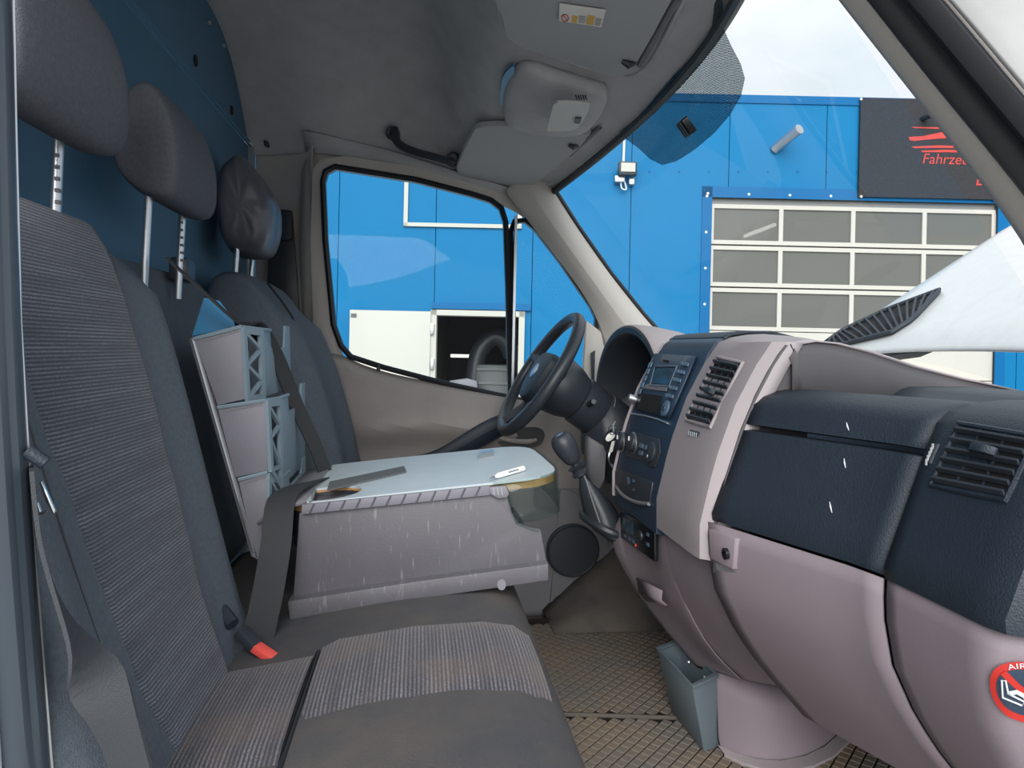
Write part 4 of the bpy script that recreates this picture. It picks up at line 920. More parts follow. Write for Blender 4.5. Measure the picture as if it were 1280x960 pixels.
obj('lever_base', MB().closed([fr_, [p+V((.010, 0, -.02)) for p in fr_], [fc0+(p-fc0)*.7+V((.04, 0, -.05)) for p in fr_]]), M_BLACK, gl2)

# ---- waste bin
wb = thing('waste_bin', (.62, .08, 0), 'slim grey open waste bin standing on the mat beside the console', 'bin')
zt = .165
tpb = [at(*q, z=zt) for q in ((820, 812), (848, 801), (899, 847), (866, 862))]
bo0 = at(880, 940, z=.006); bo1 = at(900, 932, z=.006)
bt_ = [tpb[0].lerp(tpb[3], .08), tpb[1].lerp(tpb[2], .08), None, None]
bb = [V((bo0.x+(tpb[0].x-tpb[3].x)*.86, bo0.y+(tpb[0].y-tpb[3].y)*.86, .006)), V((bo1.x+(tpb[1].x-tpb[2].x)*.86, bo1.y+(tpb[1].y-tpb[2].y)*.86, .006)), bo1, bo0]
def sh4(q, k): c = sum(q, V((0, 0, 0)))/4; return [c+(p-c)*k for p in q]
def shr(q, d):
    c = sum(q, V((0, 0, 0)))/4; o = []
    for p in q: v_ = p-c; o.append(c+v_*(1-d/v_.length))
    return o
tin = shr(tpb, .014)
obj('bin_body', MB().add(shr(tpb, .006)+bb+[p+V((0, 0, .0)) for p in tin]+[p+V((0, 0, .006)) for p in shr(bb, .008)], [(0, 1, 5, 4), (1, 2, 6, 5), (2, 3, 7, 6), (3, 0, 4, 7), (4, 5, 6, 7), (8, 9, 13, 12), (9, 10, 14, 13), (10, 11, 15, 14), (11, 8, 12, 15), (12, 13, 14, 15), (0, 1, 9, 8), (1, 2, 10, 9), (2, 3, 11, 10), (3, 0, 8, 11)]), M_BINP, wb, bevel=.002)
rim = MB().add(tpb+tin+[p+V((0, 0, .007)) for p in tpb]+[p+V((0, 0, .007)) for p in tin], [(0, 1, 9, 8), (1, 2, 10, 9), (2, 3, 11, 10), (3, 0, 8, 11), (8, 9, 13, 12), (9, 10, 14, 13), (10, 11, 15, 14), (11, 8, 12, 15), (4, 5, 13, 12), (5, 6, 14, 13), (6, 7, 15, 14), (7, 4, 12, 15), (0, 1, 5, 4), (1, 2, 6, 5), (2, 3, 7, 6), (3, 0, 4, 7)])
obj('bin_rim', rim, M_BINP, wb, bevel=.0015)
for k in (.35, .8):
    p = tin[1].lerp(tin[2], k)+V((-.003, 0, -.02)); obj('rivet', MB().lathe(p, (-1, 0, 0), [(0, .004), (.003, .003)], 8), M_ALU, wb)

# ---- floor mat
fm = thing('floor_mat', (.5, 0, -.012), 'dirty black rubber floor mat with diamond studs in the footwell', 'mat')
obj('mat_sheet', MB().box((-.1, -.84, -.012), (1.13, .74, 0)), M_MAT, fm)
sb_ = MB(); pz_ = .034; h_ = .0118
for i in range(-40, 60):
    for j in range(-50, 60):
        cx = .5+(i+j)*pz_*.5; cy = (i-j)*pz_*.5*1.0
        if not (.1 < cx < 1.12 and -.78 < cy < .70): continue
        if abs(cy-.12+.15*(cx-.5)) < .012: continue
        r0, r1 = h_*1.26, h_*1.08
        vv = [(cx+r0, cy, 0), (cx, cy+r0, 0), (cx-r0, cy, 0), (cx, cy-r0, 0), (cx+r1, cy, .0032), (cx, cy+r1, .0032), (cx-r1, cy, .0032), (cx, cy-r1, .0032)]
        sb_.add(vv, [(4, 5, 6, 7), (0, 1, 5, 4), (1, 2, 6, 5), (2, 3, 7, 6), (3, 0, 4, 7)])
tag(obj('diamond_studs', sb_, M_STUD, fm), kind='stuff')
obj('mat_rib', MB().tube([(.12, .177, .001), (1.0, .045, .001)], .007, 6), M_FLOOR, fm)
obj('mat_edge', MB().tube(chain([(.10, .70, .006), (.5, .715, .006), (.85, .72, .006), (1.12, .72, .006)]), .010, 6), M_MAT, fm)

# ================================================================ SEATS
# double passenger bench: back leans from (-.27, .42) to (-.425, 1.03)
def bx(z): return lin([(.30, -.235), (.42, -.268), (.55, -.305), (.8, -.365), (.95, -.405), (1.03, -.432)], z)
pb = thing('passenger_bench', (-.2, -.35, 0), 'dark grey double passenger bench seat with striped centre panels', 'seat')
prof = [(bx(.36), .36), (bx(.5), .5), (bx(.65), .65), (bx(.8), .8), (bx(.93), .93), (bx(1.0)-.005, 1.0), (bx(1.03)-.02, 1.025), (-.475, 1.033), (-.515, 1.02), (-.53, .99), (-.515, .85), (-.48, .7), (-.44, .55), (-.40, .42), (-.37, .33)]
# slight fall of the top towards the middle of the van
def bench_back(y0, y1):
    mb = MB(); n = 22; rows = []
    pf = ch2(prof, 2)
    cx = sum(p[0] for p in pf)/len(pf); cz = sum(p[1] for p in pf)/len(pf)
    for i in range(n+1):
        t = math.sin((i/n-.5)*math.pi); k = .7+.3*(1-abs(t)**7)**(1/7.) if abs(t) < 1 else .7
        y = (y0+y1)/2+(y1-y0)/2*t
        kz = .90+.1*(1-abs(t)**7)**(1/7.) if abs(t) < 1 else .9
        bol = .02*math.exp(-((abs(t)-.82)/.16)**2)
        rows.append([(cx+(px-cx)*k+(bol if px > cx+.03*0 and pz < 1.0 and px > bx(pz)-.03 else 0), y, cz+(pz-cz)*kz-.035*sm(-.55, -.3, y)) for px, pz in pf])
    return mb.closed(rows)
obj('backrest', bench_back(-.885, -.305), M_FAB, pb, sharp=60)
def fsurf(y, z):
    t = (y+.595)/.29; kk = .7+.3*(1-min(1, abs(t))**7)**(1/7.)
    return bx(z)+.02*math.exp(-((abs(t)-.82)/.16)**2)
ins_ = []
for k in range(25):
    z = .35+.685*k/24
    zz = z-.02
    yl = lin([(.38, -.70), (.55, -.745), (.8, -.79), (1.02, -.815)], z); yr = lin([(.38, -.46), (.6, -.43), (.8, -.425), (1.02, -.43)], z)
    ins_.append([V((fsurf(yl+(yr-yl)*j/8, z)+.005-.35*max(0, z-1.0)+.009*sm(.55, .40, z)-(.012 if j in (0, 8) else 0)-.002*math.exp(-((z-.735)/.02)**2), yl+(yr-yl)*j/8, z-.01)) for j in range(9)])
ins_.append([p+V((-.04, 0, .008)) for p in ins_[-1]])
obj('back_insert', MB().grid(ins_), M_BACKS, pb, solid=.004, sharp=60)
seam = [V((fsurf(lin([(.38, -.70), (.55, -.745), (.8, -.79), (1.02, -.815)], z)-.012, z)+.002, lin([(.38, -.70), (.55, -.745), (.8, -.79), (1.02, -.815)], z)-.012, z-.01)) for z in [.38+.026*i for i in range(24)]]
obj('stitched_seam', MB().tube(seam, .0022, 6), M_RUBBER, pb)
# frame of the folded middle back
mfr = ch2([(-.50, .40), (-.50, .7), (-.53, .95), (-.525, 1.0), (-.50, 1.005), (-.475, .98), (-.45, .8), (-.41, .6), (-.38, .42)], 3)
obj('middle_back_frame', MB().pillow(mfr, -.31, .19, 10, 8, .8), M_FAB, pb, sharp=60)
obj('frame_bracket', MB().box((-.475, -.06, .985), (-.44, .0, 1.03)), M_BLACK, pb, bevel=.008)
# cushion
def cz(x): return lin([(-.4, .395), (-.27, .41), (-.14, .432), (0, .452), (.1, .456), (.15, .448), (.18, .425), (.193, .39), (.19, .34), (.17, .30)], x)
cpf = [(-.40, .39), (-.27, .41), (-.14, .432), (-.02, .45), (.08, .456), (.14, .450), (.175, .43), (.192, .395), (.19, .345), (.165, .30), (.05, .28), (-.2, .27), (-.4, .27)]
obj('seat_cushion', MB().pillow(ch2(cpf, 3), -.885, .19, 40, 14, .86), M_FABD, pb, sharp=60)
def zc_(x, y):
    t = abs((y+.3475)/.5375); k = .86+.14*(1-min(t, 1)**14)**(1/14.)
    return .352+(cz(x)-.352)*k
def cushion_insert(x0, x1, ya, yb, nm, wrap=False):
    rows = []
    nx = 14
    for i in range(nx+1):
        x = x0+(x1-x0)*i/nx
        a = ya+.012*math.sin(math.pi*i/nx*.9); b = yb-.0*i
        rows.append([V((x, a+(b-a)*j/8, zc_(x, a+(b-a)*j/8)+.004-(.006 if j in (0, 8) or i == 0 else 0)+.006*math.sin(math.pi*j/8))) for j in range(9)])
    if wrap:
        rows.append([p+V((.018, 0, -.03)) for p in rows[-1]]); rows.append([p+V((.006, 0, -.05)) for p in rows[-1]])
    return obj(nm, MB().grid(rows), M_CUSHS, pb, sharp=60)
cushion_insert(-.133, .168, -.67, -.425, 'cushion_insert')
cushion_insert(-.30, -.141, -.76, -.47, 'rear_cushion_insert')
sm_ = MB().tube([V((-.137, y, zc_(-.137, y)+.001)) for y in [-.80+.03*i for i in range(12)]], .003, 6); obj('cushion_seam', sm_, M_RUBBER, pb)
obj('seat_base', MB().box((-.50, -.84, 0), (.09, .17, .29)), M_BLACK, pb, bevel=.01)
# headrests
hpf = [(-.492, 1.145), (-.49, 1.21), (-.478, 1.262), (-.455, 1.288), (-.43, 1.285), (-.408, 1.25), (-.394, 1.205), (-.39, 1.16), (-.395, 1.115), (-.415, 1.098), (-.455, 1.108)]
def headrest(root, yc, w, dz, posts, dx=0., m=M_HEAD, sc=1., bot=1.0):
    pf = ch2([(-.445+(a+.445)*sc+dx, 1.2+(b-1.2)*sc+dz) for a, b in hpf], 2)
    h = obj('headrest', MB().pillow(pf, yc-w/2, yc+w/2, 14, 5, .70), m, root, sub=1, sharp=70)
    for y in posts:
        x0 = -.445+dx; p0 = (x0, y, 1.13+dz); p1 = (x0-.01, y, bot-.05)
        p0 = V((x0, y, 1.13+dz)); po = obj('post', MB().tube([p1, p0], .0065, 10), M_ALU, h)
    return h
h1 = headrest(pb, -.605, .275, .012, (-.70, -.545), dx=.006, bot=1.0, sc=1.06)
h2 = headrest(pb, -.145, .25, .0, (-.235, -.065), bot=1.0)
for h, y, dx_ in ((h1, -.545, .006), (h2, -.065, 0)):
    for k in range(6): obj('post_notch', MB().box((-.4485+dx_, y-.0075, 1.02+.014*k), (-.4435+dx_, y+.002, 1.0245+.014*k)), M_DKDOOR, h)
# ---- driver seat
ds = thing('driver_seat', (-.2, .53, 0), 'dark grey driver seat behind the steering wheel, mostly hidden', 'seat')
dpf = ch2([(-.20, .42), (-.215, .55), (-.25, .7), (-.30, .85), (-.36, .97), (-.41, 1.03), (-.455, 1.045), (-.50, 1.03), (-.515, .97), (-.48, .8), (-.43, .6), (-.39, .42)], 2)
rows = []
n = 22; cx = sum(p[0] for p in dpf)/len(dpf); czz = sum(p[1] for p in dpf)/len(dpf)
for i in range(n+1):
    t = math.sin((i/n-.5)*math.pi); k = .6+.4*(1-abs(t)**5)**.2 if abs(t) < 1 else .6
    kz = .86+.14*(1-abs(t)**5)**.2 if abs(t) < 1 else .86
    y = .53+.245*t
    rows.append([(cx+(a-cx)*k+(.035*math.exp(-((abs(t)-.75)/.2)**2) if a > -.34 and b < .98 else 0), y, czz+(b-czz)*kz) for a, b in dpf])
obj('backrest', MB().closed(rows), M_FAB, ds, sharp=60)
dse = [V((lin([(.5, -.20), (.7, -.235), (.85, -.275), (.95, -.32), (1.02, -.375)], z)-.005, .37, z)) for z in [.5+.04*i for i in range(14)]]
obj('seam', MB().tube(dse, .003, 6), M_RUBBER, ds)
obj('seat_cushion', MB().pillow(ch2([(-.32, .40), (-.1, .42), (.12, .44), (.17, .42), (.18, .36), (.1, .30), (-.3, .30)], 3), .29, .77, 12, 8, .8), M_FAB, ds)
obj('seat_base', MB().box((-.45, .33, 0), (.08, .73, .31)), M_BLACK, ds, bevel=.01)
h3 = headrest(ds, .525, .20, .018, (.44, .61), dx=-.022, m=M_COVER, sc=.98, bot=1.05)
bag = MB().pillow(ch2([(-.52+.0, 1.30), (-.49, 1.352), (-.46, 1.352), (-.40, 1.27), (-.382, 1.20), (-.40, 1.12), (-.44, 1.095), (-.50, 1.11), (-.525, 1.2)], 3), .415, .64, 14, 3, .55)
bm_r = random.Random(3)
bag.v = [p+V((bm_r.uniform(-1, 1), bm_r.uniform(-1, 1), bm_r.uniform(-1, 1)))*.004 for p in bag.v]
tag(obj('bag_cover', bag, M_COVER, h3, sub=1, sharp=80), 'crinkled dark plastic bag over the headrest')
# ---- belts
b1 = thing('centre_seat_belt', at(303, 408, y=-.2), 'black seat belt running over the grey organiser to the folded table', 'seat belt')
pth = chain([at(208, 322, y=-.26), at(255, 365, y=-.24), at(300, 405, y=-.20), at(322, 412, y=-.13), at(345, 445, y=-.07), at(372, 510, y=-.02), at(395, 560, y=0.0), at(408, 594, y=.02)], 4)
obj('shoulder_strap', MB().ribbon(pth, [V((.1, 1, -.2)) if i < 10 else V((.55, .75, .25)) for i in range(len(pth))], .034), M_BELT, b1)
pth = chain([at(398, 600, y=-.06), at(375, 607, y=-.18), at(352, 625, y=-.29), at(345, 680, y=-.345), at(335, 740, y=-.37), at(322, 800, y=-.385)], 4)
obj('lap_strap', MB().ribbon(pth, [V((.5, .75, 0)) if i < 6 else V((1, .25, .1)) for i in range(len(pth))], .046), M_BELT, b1)
bk = thing('belt_buckle', at(325, 815, y=-.42), 'black belt buckle with red release button on the bench cushion', 'buckle')
bA, bB = at(303, 792, y=-.425), at(334, 822, y=-.44); bd_ = (bB-bA).normalized(); bs = V((.3, .9, .1)).cross(bd_).normalized(); bt2 = bd_.cross(bs)
def obx(a, b, ws, wt): return MB().closed([[p+bs*s*ws+bt2*t*wt for s, t in ((-1, -1), (1, -1), (1, 1), (-1, 1))] for p in (a, b)])
obj('buckle_body', obx(bA-bd_*.01+V((0, .012, -.006)), bB+V((0, .004, -.004)), .007, .011), M_BLACK, bk, bevel=.003)
obj('release_button', obx(at(319, 808, y=-.445), at(343, 824, y=-.45), .006, .009), M_RED, bk, bevel=.002)
obj('stalk_sleeve', MB().tube(chain([bA-bd_*.02, bA-bd_*.05+V((-.01, .02, .0)), bA+V((-.06, .05, -.02))], 4), .010, 8), M_BLACK, bk)
b2 = thing('outer_seat_belt', at(70, 760, y=-.885), 'wide worn seat belt hanging beside the bench by the door pillar', 'seat belt')
pth = chain([at(39, 585, y=-.893), at(50, 680, y=-.892), at(75, 760, y=-.89), at(115, 840, y=-.885), at(150, 920, y=-.88), at(175, 1000, y=-.875)], 5)
def bside(i, n):
    t = i/n; k = sm(.25, .95, t); e = (pth[i]-CAM).normalized(); return V((1, -.45, .45)).normalized()*k*.9+e*(1-k)
obj('belt_webbing', MB().ribbon(pth, [bside(i, len(pth)-1) for i in range(len(pth))], .042), M_BELTL, b2)
obj('belt_tongue', MB().slab([at(*q, y=-.894) for q in ((48, 603), (51, 601), (69, 640), (66, 644), (57, 628))], (0, .004, 0)), M_CHROME, b2, bevel=.001)
obj('tongue_hook', MB().slab([at(*q, y=-.893) for q in ((46, 628), (50, 640), (60, 638), (58, 642), (48, 644))], (0, .004, 0)), M_CHROME, b2, bevel=.001)
obj('belt_stop', MB().tube([at(34, 563, y=-.893), at(57, 579, y=-.89)], .006, 10), M_DARK, b2)

# ================================================================ ORGANISER between the seats
og = thing('document_organiser', (-.3, -.07, .5), 'grey plastic document organiser with stepped bins leaning on the middle seat back', 'organiser')
YN = -.25; YF = .10
def o3(px, py, y=YN): return at(px, py, y=y)
plate = [o3(236, 424), o3(243, 420), o3(324, 700), o3(314, 696)]
obj('back_plate', MB().slab(plate, (0, YF-YN, 0)), M_ORG, og, bevel=.002)
tag(obj('light_edge_strip', MB().tube([o3(240, 424), o3(316, 690)], .0028, 6), M_ALU, og), 'pale worn plate edge')
def obin(tl, tr, br, bl, lt_, lb, fy, ear):
    S_ = MB().slab([o3(*tl), o3(*tr), o3(*br), o3(*bl)], (0, .005, 0)); obj('bin_side', S_, M_ORG, og, bevel=.0012)
    a0, a1 = o3(*tr), o3(*br); c0, c1 = at(*lt_, y=YN+.06), at(*lb, y=YN+.06)
    L_ = lambda u, v: (a0.lerp(c0, u)).lerp(a1.lerp(c1, u), v)
    la = MB(); tn_ = (c0-a0).cross(a1-a0).normalized(); tn_ = tn_ if tn_.x > 0 else -tn_
    def bar(u0, v0, u1, v1, w): 
        p, q = L_(u0, v0), L_(u1, v1); d = (q-p).normalized(); s = d.cross(tn_).normalized()*w
        la.slab([p-s, q-s, q+s, p+s], tn_*.006)
    bar(.06, 0, .06, 1, .005); bar(.94, 0, .94, 1, .006); bar(0, .03, 1, .03, .006); bar(0, .985, 1, .985, .005)
    for k in range(2):
        bar(.08, .06+.46*k, .9, .29+.46*k, .003); bar(.9, .29+.46*k, .08, .52+.46*k, .003)
    obj('lattice', la, M_ORGB, og)
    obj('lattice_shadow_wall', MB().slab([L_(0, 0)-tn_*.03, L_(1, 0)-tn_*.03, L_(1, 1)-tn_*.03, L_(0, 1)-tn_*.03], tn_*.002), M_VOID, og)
    f = [c0, V((c0.x+.0, YF, c0.z)), V((c1.x, YF, c1.z)), c1]
    dip = V((0, 0, -.03))
    obj('bin_front', MB().slab([c0, c0.lerp(f[1], .3), c0.lerp(f[1], .34)+dip, c0.lerp(f[1], .8)+dip, c0.lerp(f[1], .84)+V((0, 0, ear)), f[1]+V((0, 0, ear)), f[2], f[3]], (-.005, 0, 0)), M_ORGB, og, bevel=.001)
    obj('bin_rim', MB().tube([o3(*tl)+V((0, 0, .002)), a0+V((0, 0, .002)), c0+V((0, 0, .002)), c0.lerp(f[1], .3)+V((0, 0, .002))], .0035, 6), M_ORGB, og)
    obj('groove', MB().slab([o3(*tl)+(a0-o3(*tl))*t+(o3(*bl)-o3(*tl))*s+V((0, -.0008, 0)) for t, s in ((.15, .02), (.95, .02), (.95, .045), (.15, .06))], (0, .0006, 0)), M_DKDOOR, og)
obin((243, 425), (301, 410), (306, 499), (272, 507), (325, 413), (328, 497), YF, .015)
obin((272, 511), (331, 502), (336, 588), (294, 597), (349, 499), (349, 612), YF, .015)
obin((298, 601), (333, 592), (334, 690), (320, 700), (350, 600), (352, 690), YF, 0)
# pale sheet sticking up out of the top bin
tag(obj('blue_film_sheet', MB().slab([at(*q, y=-.17) for q in ((240, 420), (255, 372), (272, 376), (296, 408))], (.003, .002, 0)), M_BLUEP), 'blue plastic sheet sticking up out of the organiser', 'sheet')

# ================================================================ FOLDED TABLE
ft = thing('folding_table', (0, -.07, .45), 'folded middle seat back used as a table, grey sides and pale board', 'table')
YT0 = -.29
def t3(px, py, y=YT0): return at(px, py, y=y)
YT1 = .11
def prism_y(pts, y0, y1): return MB().slab([V((p.x, y0, p.z)) for p in pts], (0, y1-y0, 0))
obj('base_tray', prism_y([t3(359, 752, -.312), t3(520, 727, -.312), t3(686, 705, -.312), t3(686, 726, -.312), t3(520, 750, -.312), t3(362, 776, -.312)], -.312, YT1+.02), M_TABLE, ft, bevel=.003)
tag(obj('tray_worn_spot', MB().slab([at(627+5.5*math.cos(t), 731+7*math.sin(t), y=-.3125) for t in [k*math.pi/6 for k in range(12)]], (0, .0005, 0)), M_ORG, ft), 'pale worn oval')
sidep = [t3(374, 641), t3(612, 617), t3(634, 617), t3(640, 640), t3(648, 654), t3(660, 659), t3(676, 662), t3(684, 706), t3(520, 729), t3(366, 751)]
sidep = [V((p.x, p.y+.0, p.z)) for p in sidep]
obj('near_side_panel', MB().slab(sidep, (0, .012, 0)), M_TABLE, ft, bevel=.002)
obj('inner_body', prism_y([t3(378, 640), t3(600, 622), t3(640, 650), t3(676, 700), t3(520, 727), t3(372, 748)], YT0+.014, YT1-.01), M_TABLE, ft)
r0, r1_ = t3(378, 630), t3(612, 606); r2, r3 = t3(612, 618), t3(378, 642)
obj('side_rail', MB().slab([r0, r1_, r2, r3], (0, -.007, 0)), M_ORG, ft, bevel=.001)
for k in range(12):
    t = (k+.5)/12.5; a = r3.lerp(r2, t); b = r0.lerp(r1_, t+.025); obj('rail_rib', MB().tube([a+V((0, -.008, 0)), b+V((0, -.008, 0))], .0014, 5), M_TABLE, ft)
obj('rail_latch', MB().slab([t3(611, 608), t3(632, 606), t3(636, 616), t3(633, 621), t3(622, 622), t3(612, 617)], (0, -.009, 0)), M_ORG, ft, bevel=.002)
for k in range(3): obj('latch_rib', MB().tube([t3(617+5*k, 609, YT0-.0095), t3(618+5*k, 619, YT0-.0095)], .0016, 5), M_ALU, ft)
# board with a round cup hole: outline in x, y
bz = lambda x: .595+.105*(x+.19)
bor = [(-.175, -.285), (.13, -.285), (.185, -.282)]+[(.175+.072*math.sin(t), -.212-.07*math.cos(t)) for t in [k*math.pi/12 for k in range(1, 6)]]+[(.248, -.20), (.248, -.07), (.246, .02)]+[(.174+.07*math.cos(t), .033+.075*math.sin(t)) for t in [k*math.pi/12 for k in range(1, 6)]]+[(.165, .108), (-.10, .108), (-.20, .10), (-.205, -.10)]
cc, cw, ch_ = at(414, 617, z=.607), .062, .058
holep = [(cc.x-.005+cw*math.cos(t)*.95, cc.y-.012+ch_*math.sin(t)) for t in [2*math.pi*k/28 for k in range(28)]]
def board_with_hole(outer, hole, zfun, th):
    bm = bmesh.new()
    ov = [bm.verts.new((x, y, 0)) for x, y in outer]; hv = [bm.verts.new((x, y, 0)) for x, y in hole]
    es = [bm.edges.new((l[i], l[(i+1) % len(l)])) for l in (ov, hv) for i in range(len(l))]
    bmesh.ops.triangle_fill(bm, use_beauty=True, use_dissolve=False, edges=es)
    bm.verts.ensure_lookup_table(); bm.verts.index_update()
    v2 = [v.co.copy() for v in bm.verts]; tf_ = [tuple(v.index for v in f.verts) for f in bm.faces]; bm.free()
    n0, n1, N = len(outer), len(hole), len(v2)
    mb = MB(); mb.add([(v.x, v.y, zfun(v.x)) for v in v2]+[(v.x, v.y, zfun(v.x)-th) for v in v2], tf_+[tuple(i+N for i in f)[::-1] for f in tf_]+[(i, (i+1) % n0, N+(i+1) % n0, N+i) for i in range(n0)]+[(n0+i, n0+(i+1) % n1, N+n0+(i+1) % n1, N+n0+i) for i in range(n1)])
    return mb
obj('table_board', board_with_hole(bor, holep, lambda x: bz(x)+.012, .004), M_BOARD, ft)
obj('plywood_core', board_with_hole([(x*.996, max(y*.996, -.276)) for x, y in bor], [(x, y) for x, y in holep], lambda x: bz(x)+.008, .014), M_WOOD, ft)
obj('cup_holder_well', MB().grid([[V((x, y, bz(x)+.004)) for x, y in holep], [V((cc.x+(x-cc.x)*.9, cc.y+(y-cc.y)*.9, bz(x)-.07)) for x, y in holep]], cu=True), M_BLACK, ft)
obj('cup_holder_floor', MB().slab([V((cc.x+(x-cc.x)*.9, cc.y+(y-cc.y)*.9, bz(x)-.07)) for x, y in holep], (0, 0, -.002)), M_VOID, ft)
pd = [at(*q, z=.628) for q in ((412, 592), (505, 582), (508, 589), (409, 602))]
obj('dark_pad_strip', MB().slab([V((p.x, p.y, bz(p.x)+.0125)) for p in pd], (0, 0, .003)), M_PAD, ft)
obj('hinge_cover', MB().grid([[V((x, y, z)) for x, z in ((-.262, .575), (-.245, .592), (-.22, .604), (-.186, .611))] for y in (-.29, -.2, -.1, 0, .1)]), M_DKDOOR, ft, solid=.006)
# clear front flap
fl_o = [(.125, -.288), (.17, -.285)]+[(.175+.076*math.sin(t), -.21-.074*math.cos(t)) for t in [k*math.pi/12 for k in range(1, 6)]]+[(.253, -.19), (.254, -.07), (.251, .02)]+[(.176+.075*math.cos(t), .036+.075*math.sin(t)) for t in [k*math.pi/12 for k in range(1, 6)]]
def flz(i, k): x, y = fl_o[i]; return V((x+.002+.006*k, y, bz(x)+.012-.075*k))
obj('clear_flap', MB().grid([[flz(i, k) for i in range(len(fl_o))] for k in (0, .33, .66, 1)]), M_ACRYL, ft, solid=.003)
obj('clear_flap_edge', MB().tube([t3(634, 616, YT0-.004), t3(640, 640, YT0-.004), t3(646, 654, YT0-.004), t3(660, 660, YT0-.004), t3(674, 664, YT0-.004)], .002, 6), M_ACRYL, ft)
obj('flap_hinge', MB().slab([V((p.x, p.y, bz(p.x)+.022)) for p in [at(*q, z=.64) for q in ((598, 571), (617, 569), (617, 572), (598, 574))]], (0, 0, -.012)), M_ALU, ft)
pn = thing('white_pen', at(635, 597, z=.665), 'white pen lying on the front of the folding table', 'pen')
zp = lambda p: V((p.x, p.y, bz(p.x)+.0185))
pa, pb_ = zp(at(618, 601, z=.64)), zp(at(654, 589, z=.648))
obj('pen_barrel', MB().tube([pa, pa.lerp(pb_, .12), pb_], [.002, .005, .005], 10), M_PAPER, pn)
obj('pen_clip', MB().tube([pa.lerp(pb_, .45)+V((0, -.006, .002)), pa.lerp(pb_, .8)+V((0, -.006, .002))], .0016, 6), M_ALU, pn)
obj('pen_tip', MB().tube([pa-(pb_-pa).normalized()*.012, pa], [.0008, .0022], 8), M_DKDOOR, pn)

# ================================================================ CEILING FITTINGS
def zf(x, y): return hz(y)+.012+(hx(y)-x)*.17
def ceil_f(p): return p.z-zf(p.x, p.y)
def onc(px, py, d=0): q = hit(px, py, ceil_f); return q+V((0, 0, -d))
def visor(outline, label, clip, fold, sticker=False):
    pts = [onc(*q) for q in outline]
    c = sum(pts, V())/len(pts)
    v = thing('sun_visor', c+V((0, 0, -.02)), label, 'sun visor')
    sm2 = pts
    rows = []
    for d, k in ((.004, .97), (.008, 1.0), (.016, 1.0), (.021, .985), (.0215, .7), (.0215, .35), (.0215, .03)):
        r_1 = []
        for p in sm2:
            q = c+(p-c)*k; r_1.append(V((q.x, q.y, zf(q.x, q.y)-d)))
        rows.append(r_1)
    obj('visor_panel', MB().closed(rows), M_VISOR, v)
    q = onc(*clip, .024); obj('visor_clip', MB().tube([q+V((-.012, 0, .002)), q+V((.002, 0, -.004)), q+V((.016, 0, .002))], [.005, .009, .006], 8), M_BLACK, v)
    a, b = [onc(*f, .008) for f in fold]; obj('hinge_rod', MB().tube([a, b], .007, 8), M_DKDOOR, v)
    return v
def smooth_px(pts, n=4): return ch2(pts, n)
v1 = visor(smooth_px([(571, 205), (574, 192), (590, 158), (600, 149), (640, 148), (730, 157), (735, 162), (722, 178), (690, 205), (665, 224), (648, 226), (610, 219), (578, 212)], 3), 'grey driver side sun visor folded up above the side window', (716, 171), ((712, 190), (750, 155)))
v2 = visor(smooth_px([(622, -60), (628, 10), (634, 32), (650, 46), (700, 62), (770, 84), (784, 80), (800, 60), (830, 5), (850, -50), (800, -90)], 3), 'grey passenger side sun visor carrying a warning label', (785, 63), ((800, 76), (848, -10)))
obj('visor_pocket_frame', MB().tube(chain([onc(*q, .004) for q in ((640, 225), (690, 228), (735, 195), (757, 160), (752, 152))], 4), .005, 8), M_LINER, v1)
obj('visor_pocket_frame', MB().tube(chain([onc(*q, .004) for q in ((622, 0), (630, 30), (645, 50), (700, 70), (770, 92), (800, 88), (825, 55), (862, -20))], 4), .005, 8), M_LINER, v2)
lab = [onc(*q, .024) for q in ((700, -14), (758, -6), (752, 17), (699, 9))]
lo = obj('warning_label', MB().slab(lab, (0, 0, -.0006)), M_PAPER, v2)
lb = lambda u, v, o=.0008: (lab[0].lerp(lab[1], u)).lerp(lab[3].lerp(lab[2], u), v)+V((0, 0, -o))
obj('yellow_field', MB().slab([lb(.3, .55), lb(.42, .55), lb(.42, .95), lb(.3, .95)], (0, 0, -.0004)), M_YEL, lo)
obj('yellow_field', MB().slab([lb(.64, .4), lb(.8, .4), lb(.8, .95), lb(.64, .95)], (0, 0, -.0004)), M_YEL, lo)
pcg = MB().tube([lb(.14+.08*math.cos(t), .75+.2*math.sin(t), .0012) for t in [k*math.pi/8 for k in range(16)]], .0009, 5, closed=True); pcg.tube([lb(.09, .62, .0012), lb(.19, .88, .0012)], .0009, 5); obj('prohibition_sign', pcg, M_REDS, lo)
ln = MB()
for k in range(5):
    for u0, u1 in ((.45, .6), (.83, .96)): ln.slab([lb(u0, .5+.09*k, .001), lb(u1, .5+.09*k, .001), lb(u1, .53+.09*k, .001), lb(u0, .53+.09*k, .001)], (0, 0, -.0002))
obj('print_lines', ln, M_DKDOOR, lo)
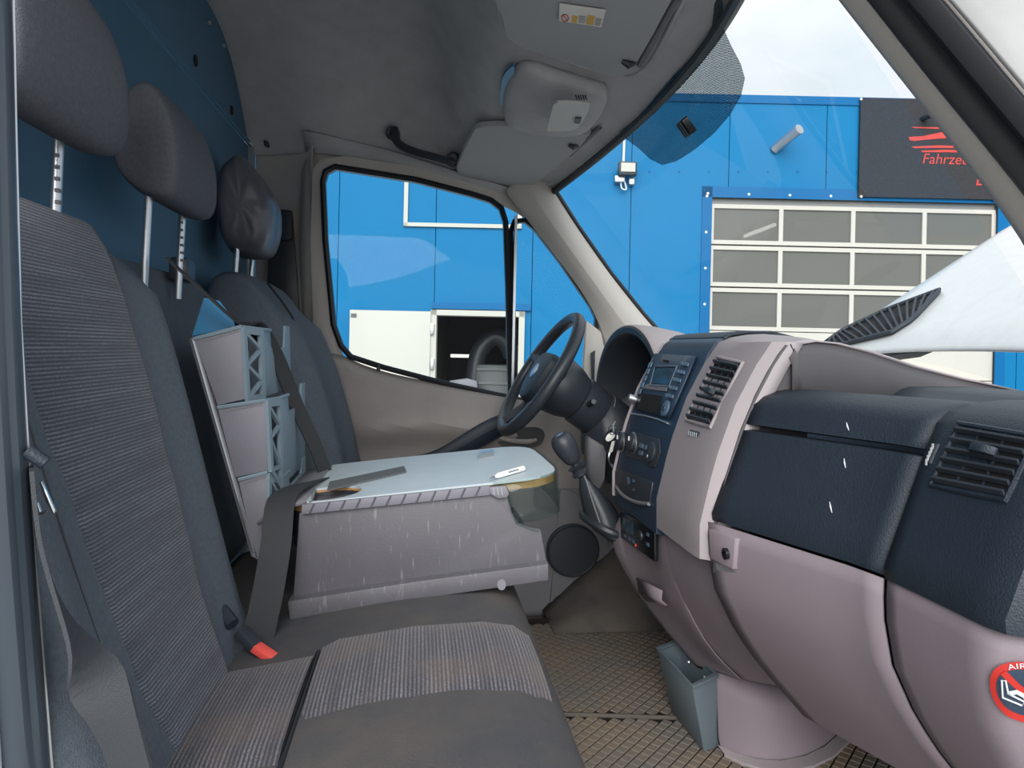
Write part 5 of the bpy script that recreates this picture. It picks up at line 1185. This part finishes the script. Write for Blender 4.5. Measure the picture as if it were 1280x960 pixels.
# overhead console with lamp
oc = thing('overhead_console', onc(690, 110, .05), 'grey overhead console with reading lamp between the sun visors', 'console')
op = smooth_px([(628, 108), (640, 82), (660, 72), (700, 84), (745, 98), (760, 104), (758, 122), (742, 146), (722, 158), (680, 158), (640, 150), (630, 140)], 3)
tp = [onc(*q) for q in op]; cpo = sum(tp, V())/len(tp)
rows = [[p+V((0, 0, .01)) for p in tp], [p+V((0, 0, -.012)) for p in tp], [cpo+(p-cpo)*.97+V((0, -.004, -.03)) for p in tp], [cpo+(p-cpo)*.86+V((0, -.006, -.040)) for p in tp]]
obj('console_body', MB().closed(rows), M_LINER, oc, sub=1, sharp=80)
fc = lambda px, py, d=.0: at(px, py, z=1.418)+V((0, 0, -d))
fo = smooth_px([(634, 136), (640, 116), (650, 108), (700, 116), (738, 124), (742, 134), (735, 146), (720, 157), (680, 157), (640, 150)], 3)
lens = [fc(*q, .006) for q in smooth_px([(684, 156), (690, 132), (697, 122), (732, 124), (737, 128), (732, 140), (722, 154), (712, 158), (690, 158)], 3)]
obj('lamp_lens', MB().slab(lens, (0, 0, -.005)), M_LENS, oc)
obj('lamp_switch', MB().slab([fc(*q, .011) for q in ((719, 140), (727, 140), (725, 147), (718, 146))], (0, 0, -.004)), M_BLACK, oc)
for k in range(5): obj('grille_slot', MB().slab([fc(*q, .006) for q in ((719+3*k, 115), (720.5+3*k, 115), (722+3*k, 120), (720.5+3*k, 120))], (0, 0, -.002)), M_VOID, oc)
ob = smooth_px([(625, 115), (628, 88), (636, 76), (643, 72), (642, 85), (634, 105), (630, 122)], 3)
tag(obj('open_side_slot', MB().slab([onc(*q, .014) for q in ob], (0, 0, -.006)), M_BLUEP, oc), 'open end with blue light painted in')  # solid blue slab, its colour stands in for light in the open end
# grab handle above the driver door
gh = thing('grab_handle', at(525, 190, y=.8), 'dark grab handle on the headliner above the driver window', 'handle')
obj('grip', MB().tube(chain([at(492, 162, y=.80), at(497, 178, y=.775), at(515, 189, y=.76), at(550, 199, y=.75), at(566, 205, y=.77)], 5), [.016]*4+[.013]*14+[.016]*3, 8), M_BLACK, gh)
for q in ((490, 166), (566, 198)): obj('handle_mount', MB().lathe(at(*q, y=.80), (-.1, -1, -.2), [(-.04, .022), (.004, .02), (.012, .014)], 14), M_BLACK, gh)
# paper on the dash tray
pa_ = [V((at(px, py, z=.803).x, at(px, py, z=.803).y, .8025)) for px, py in ((1040, 471), (1100, 475), (1165, 484), (1182, 489), (1150, 493), (1060, 480))]
tag(obj('paper_sheet', MB().slab(pa_, (0, 0, .0015)), M_PAPER), 'white paper lying on the dashboard tray under the windscreen', 'paper')
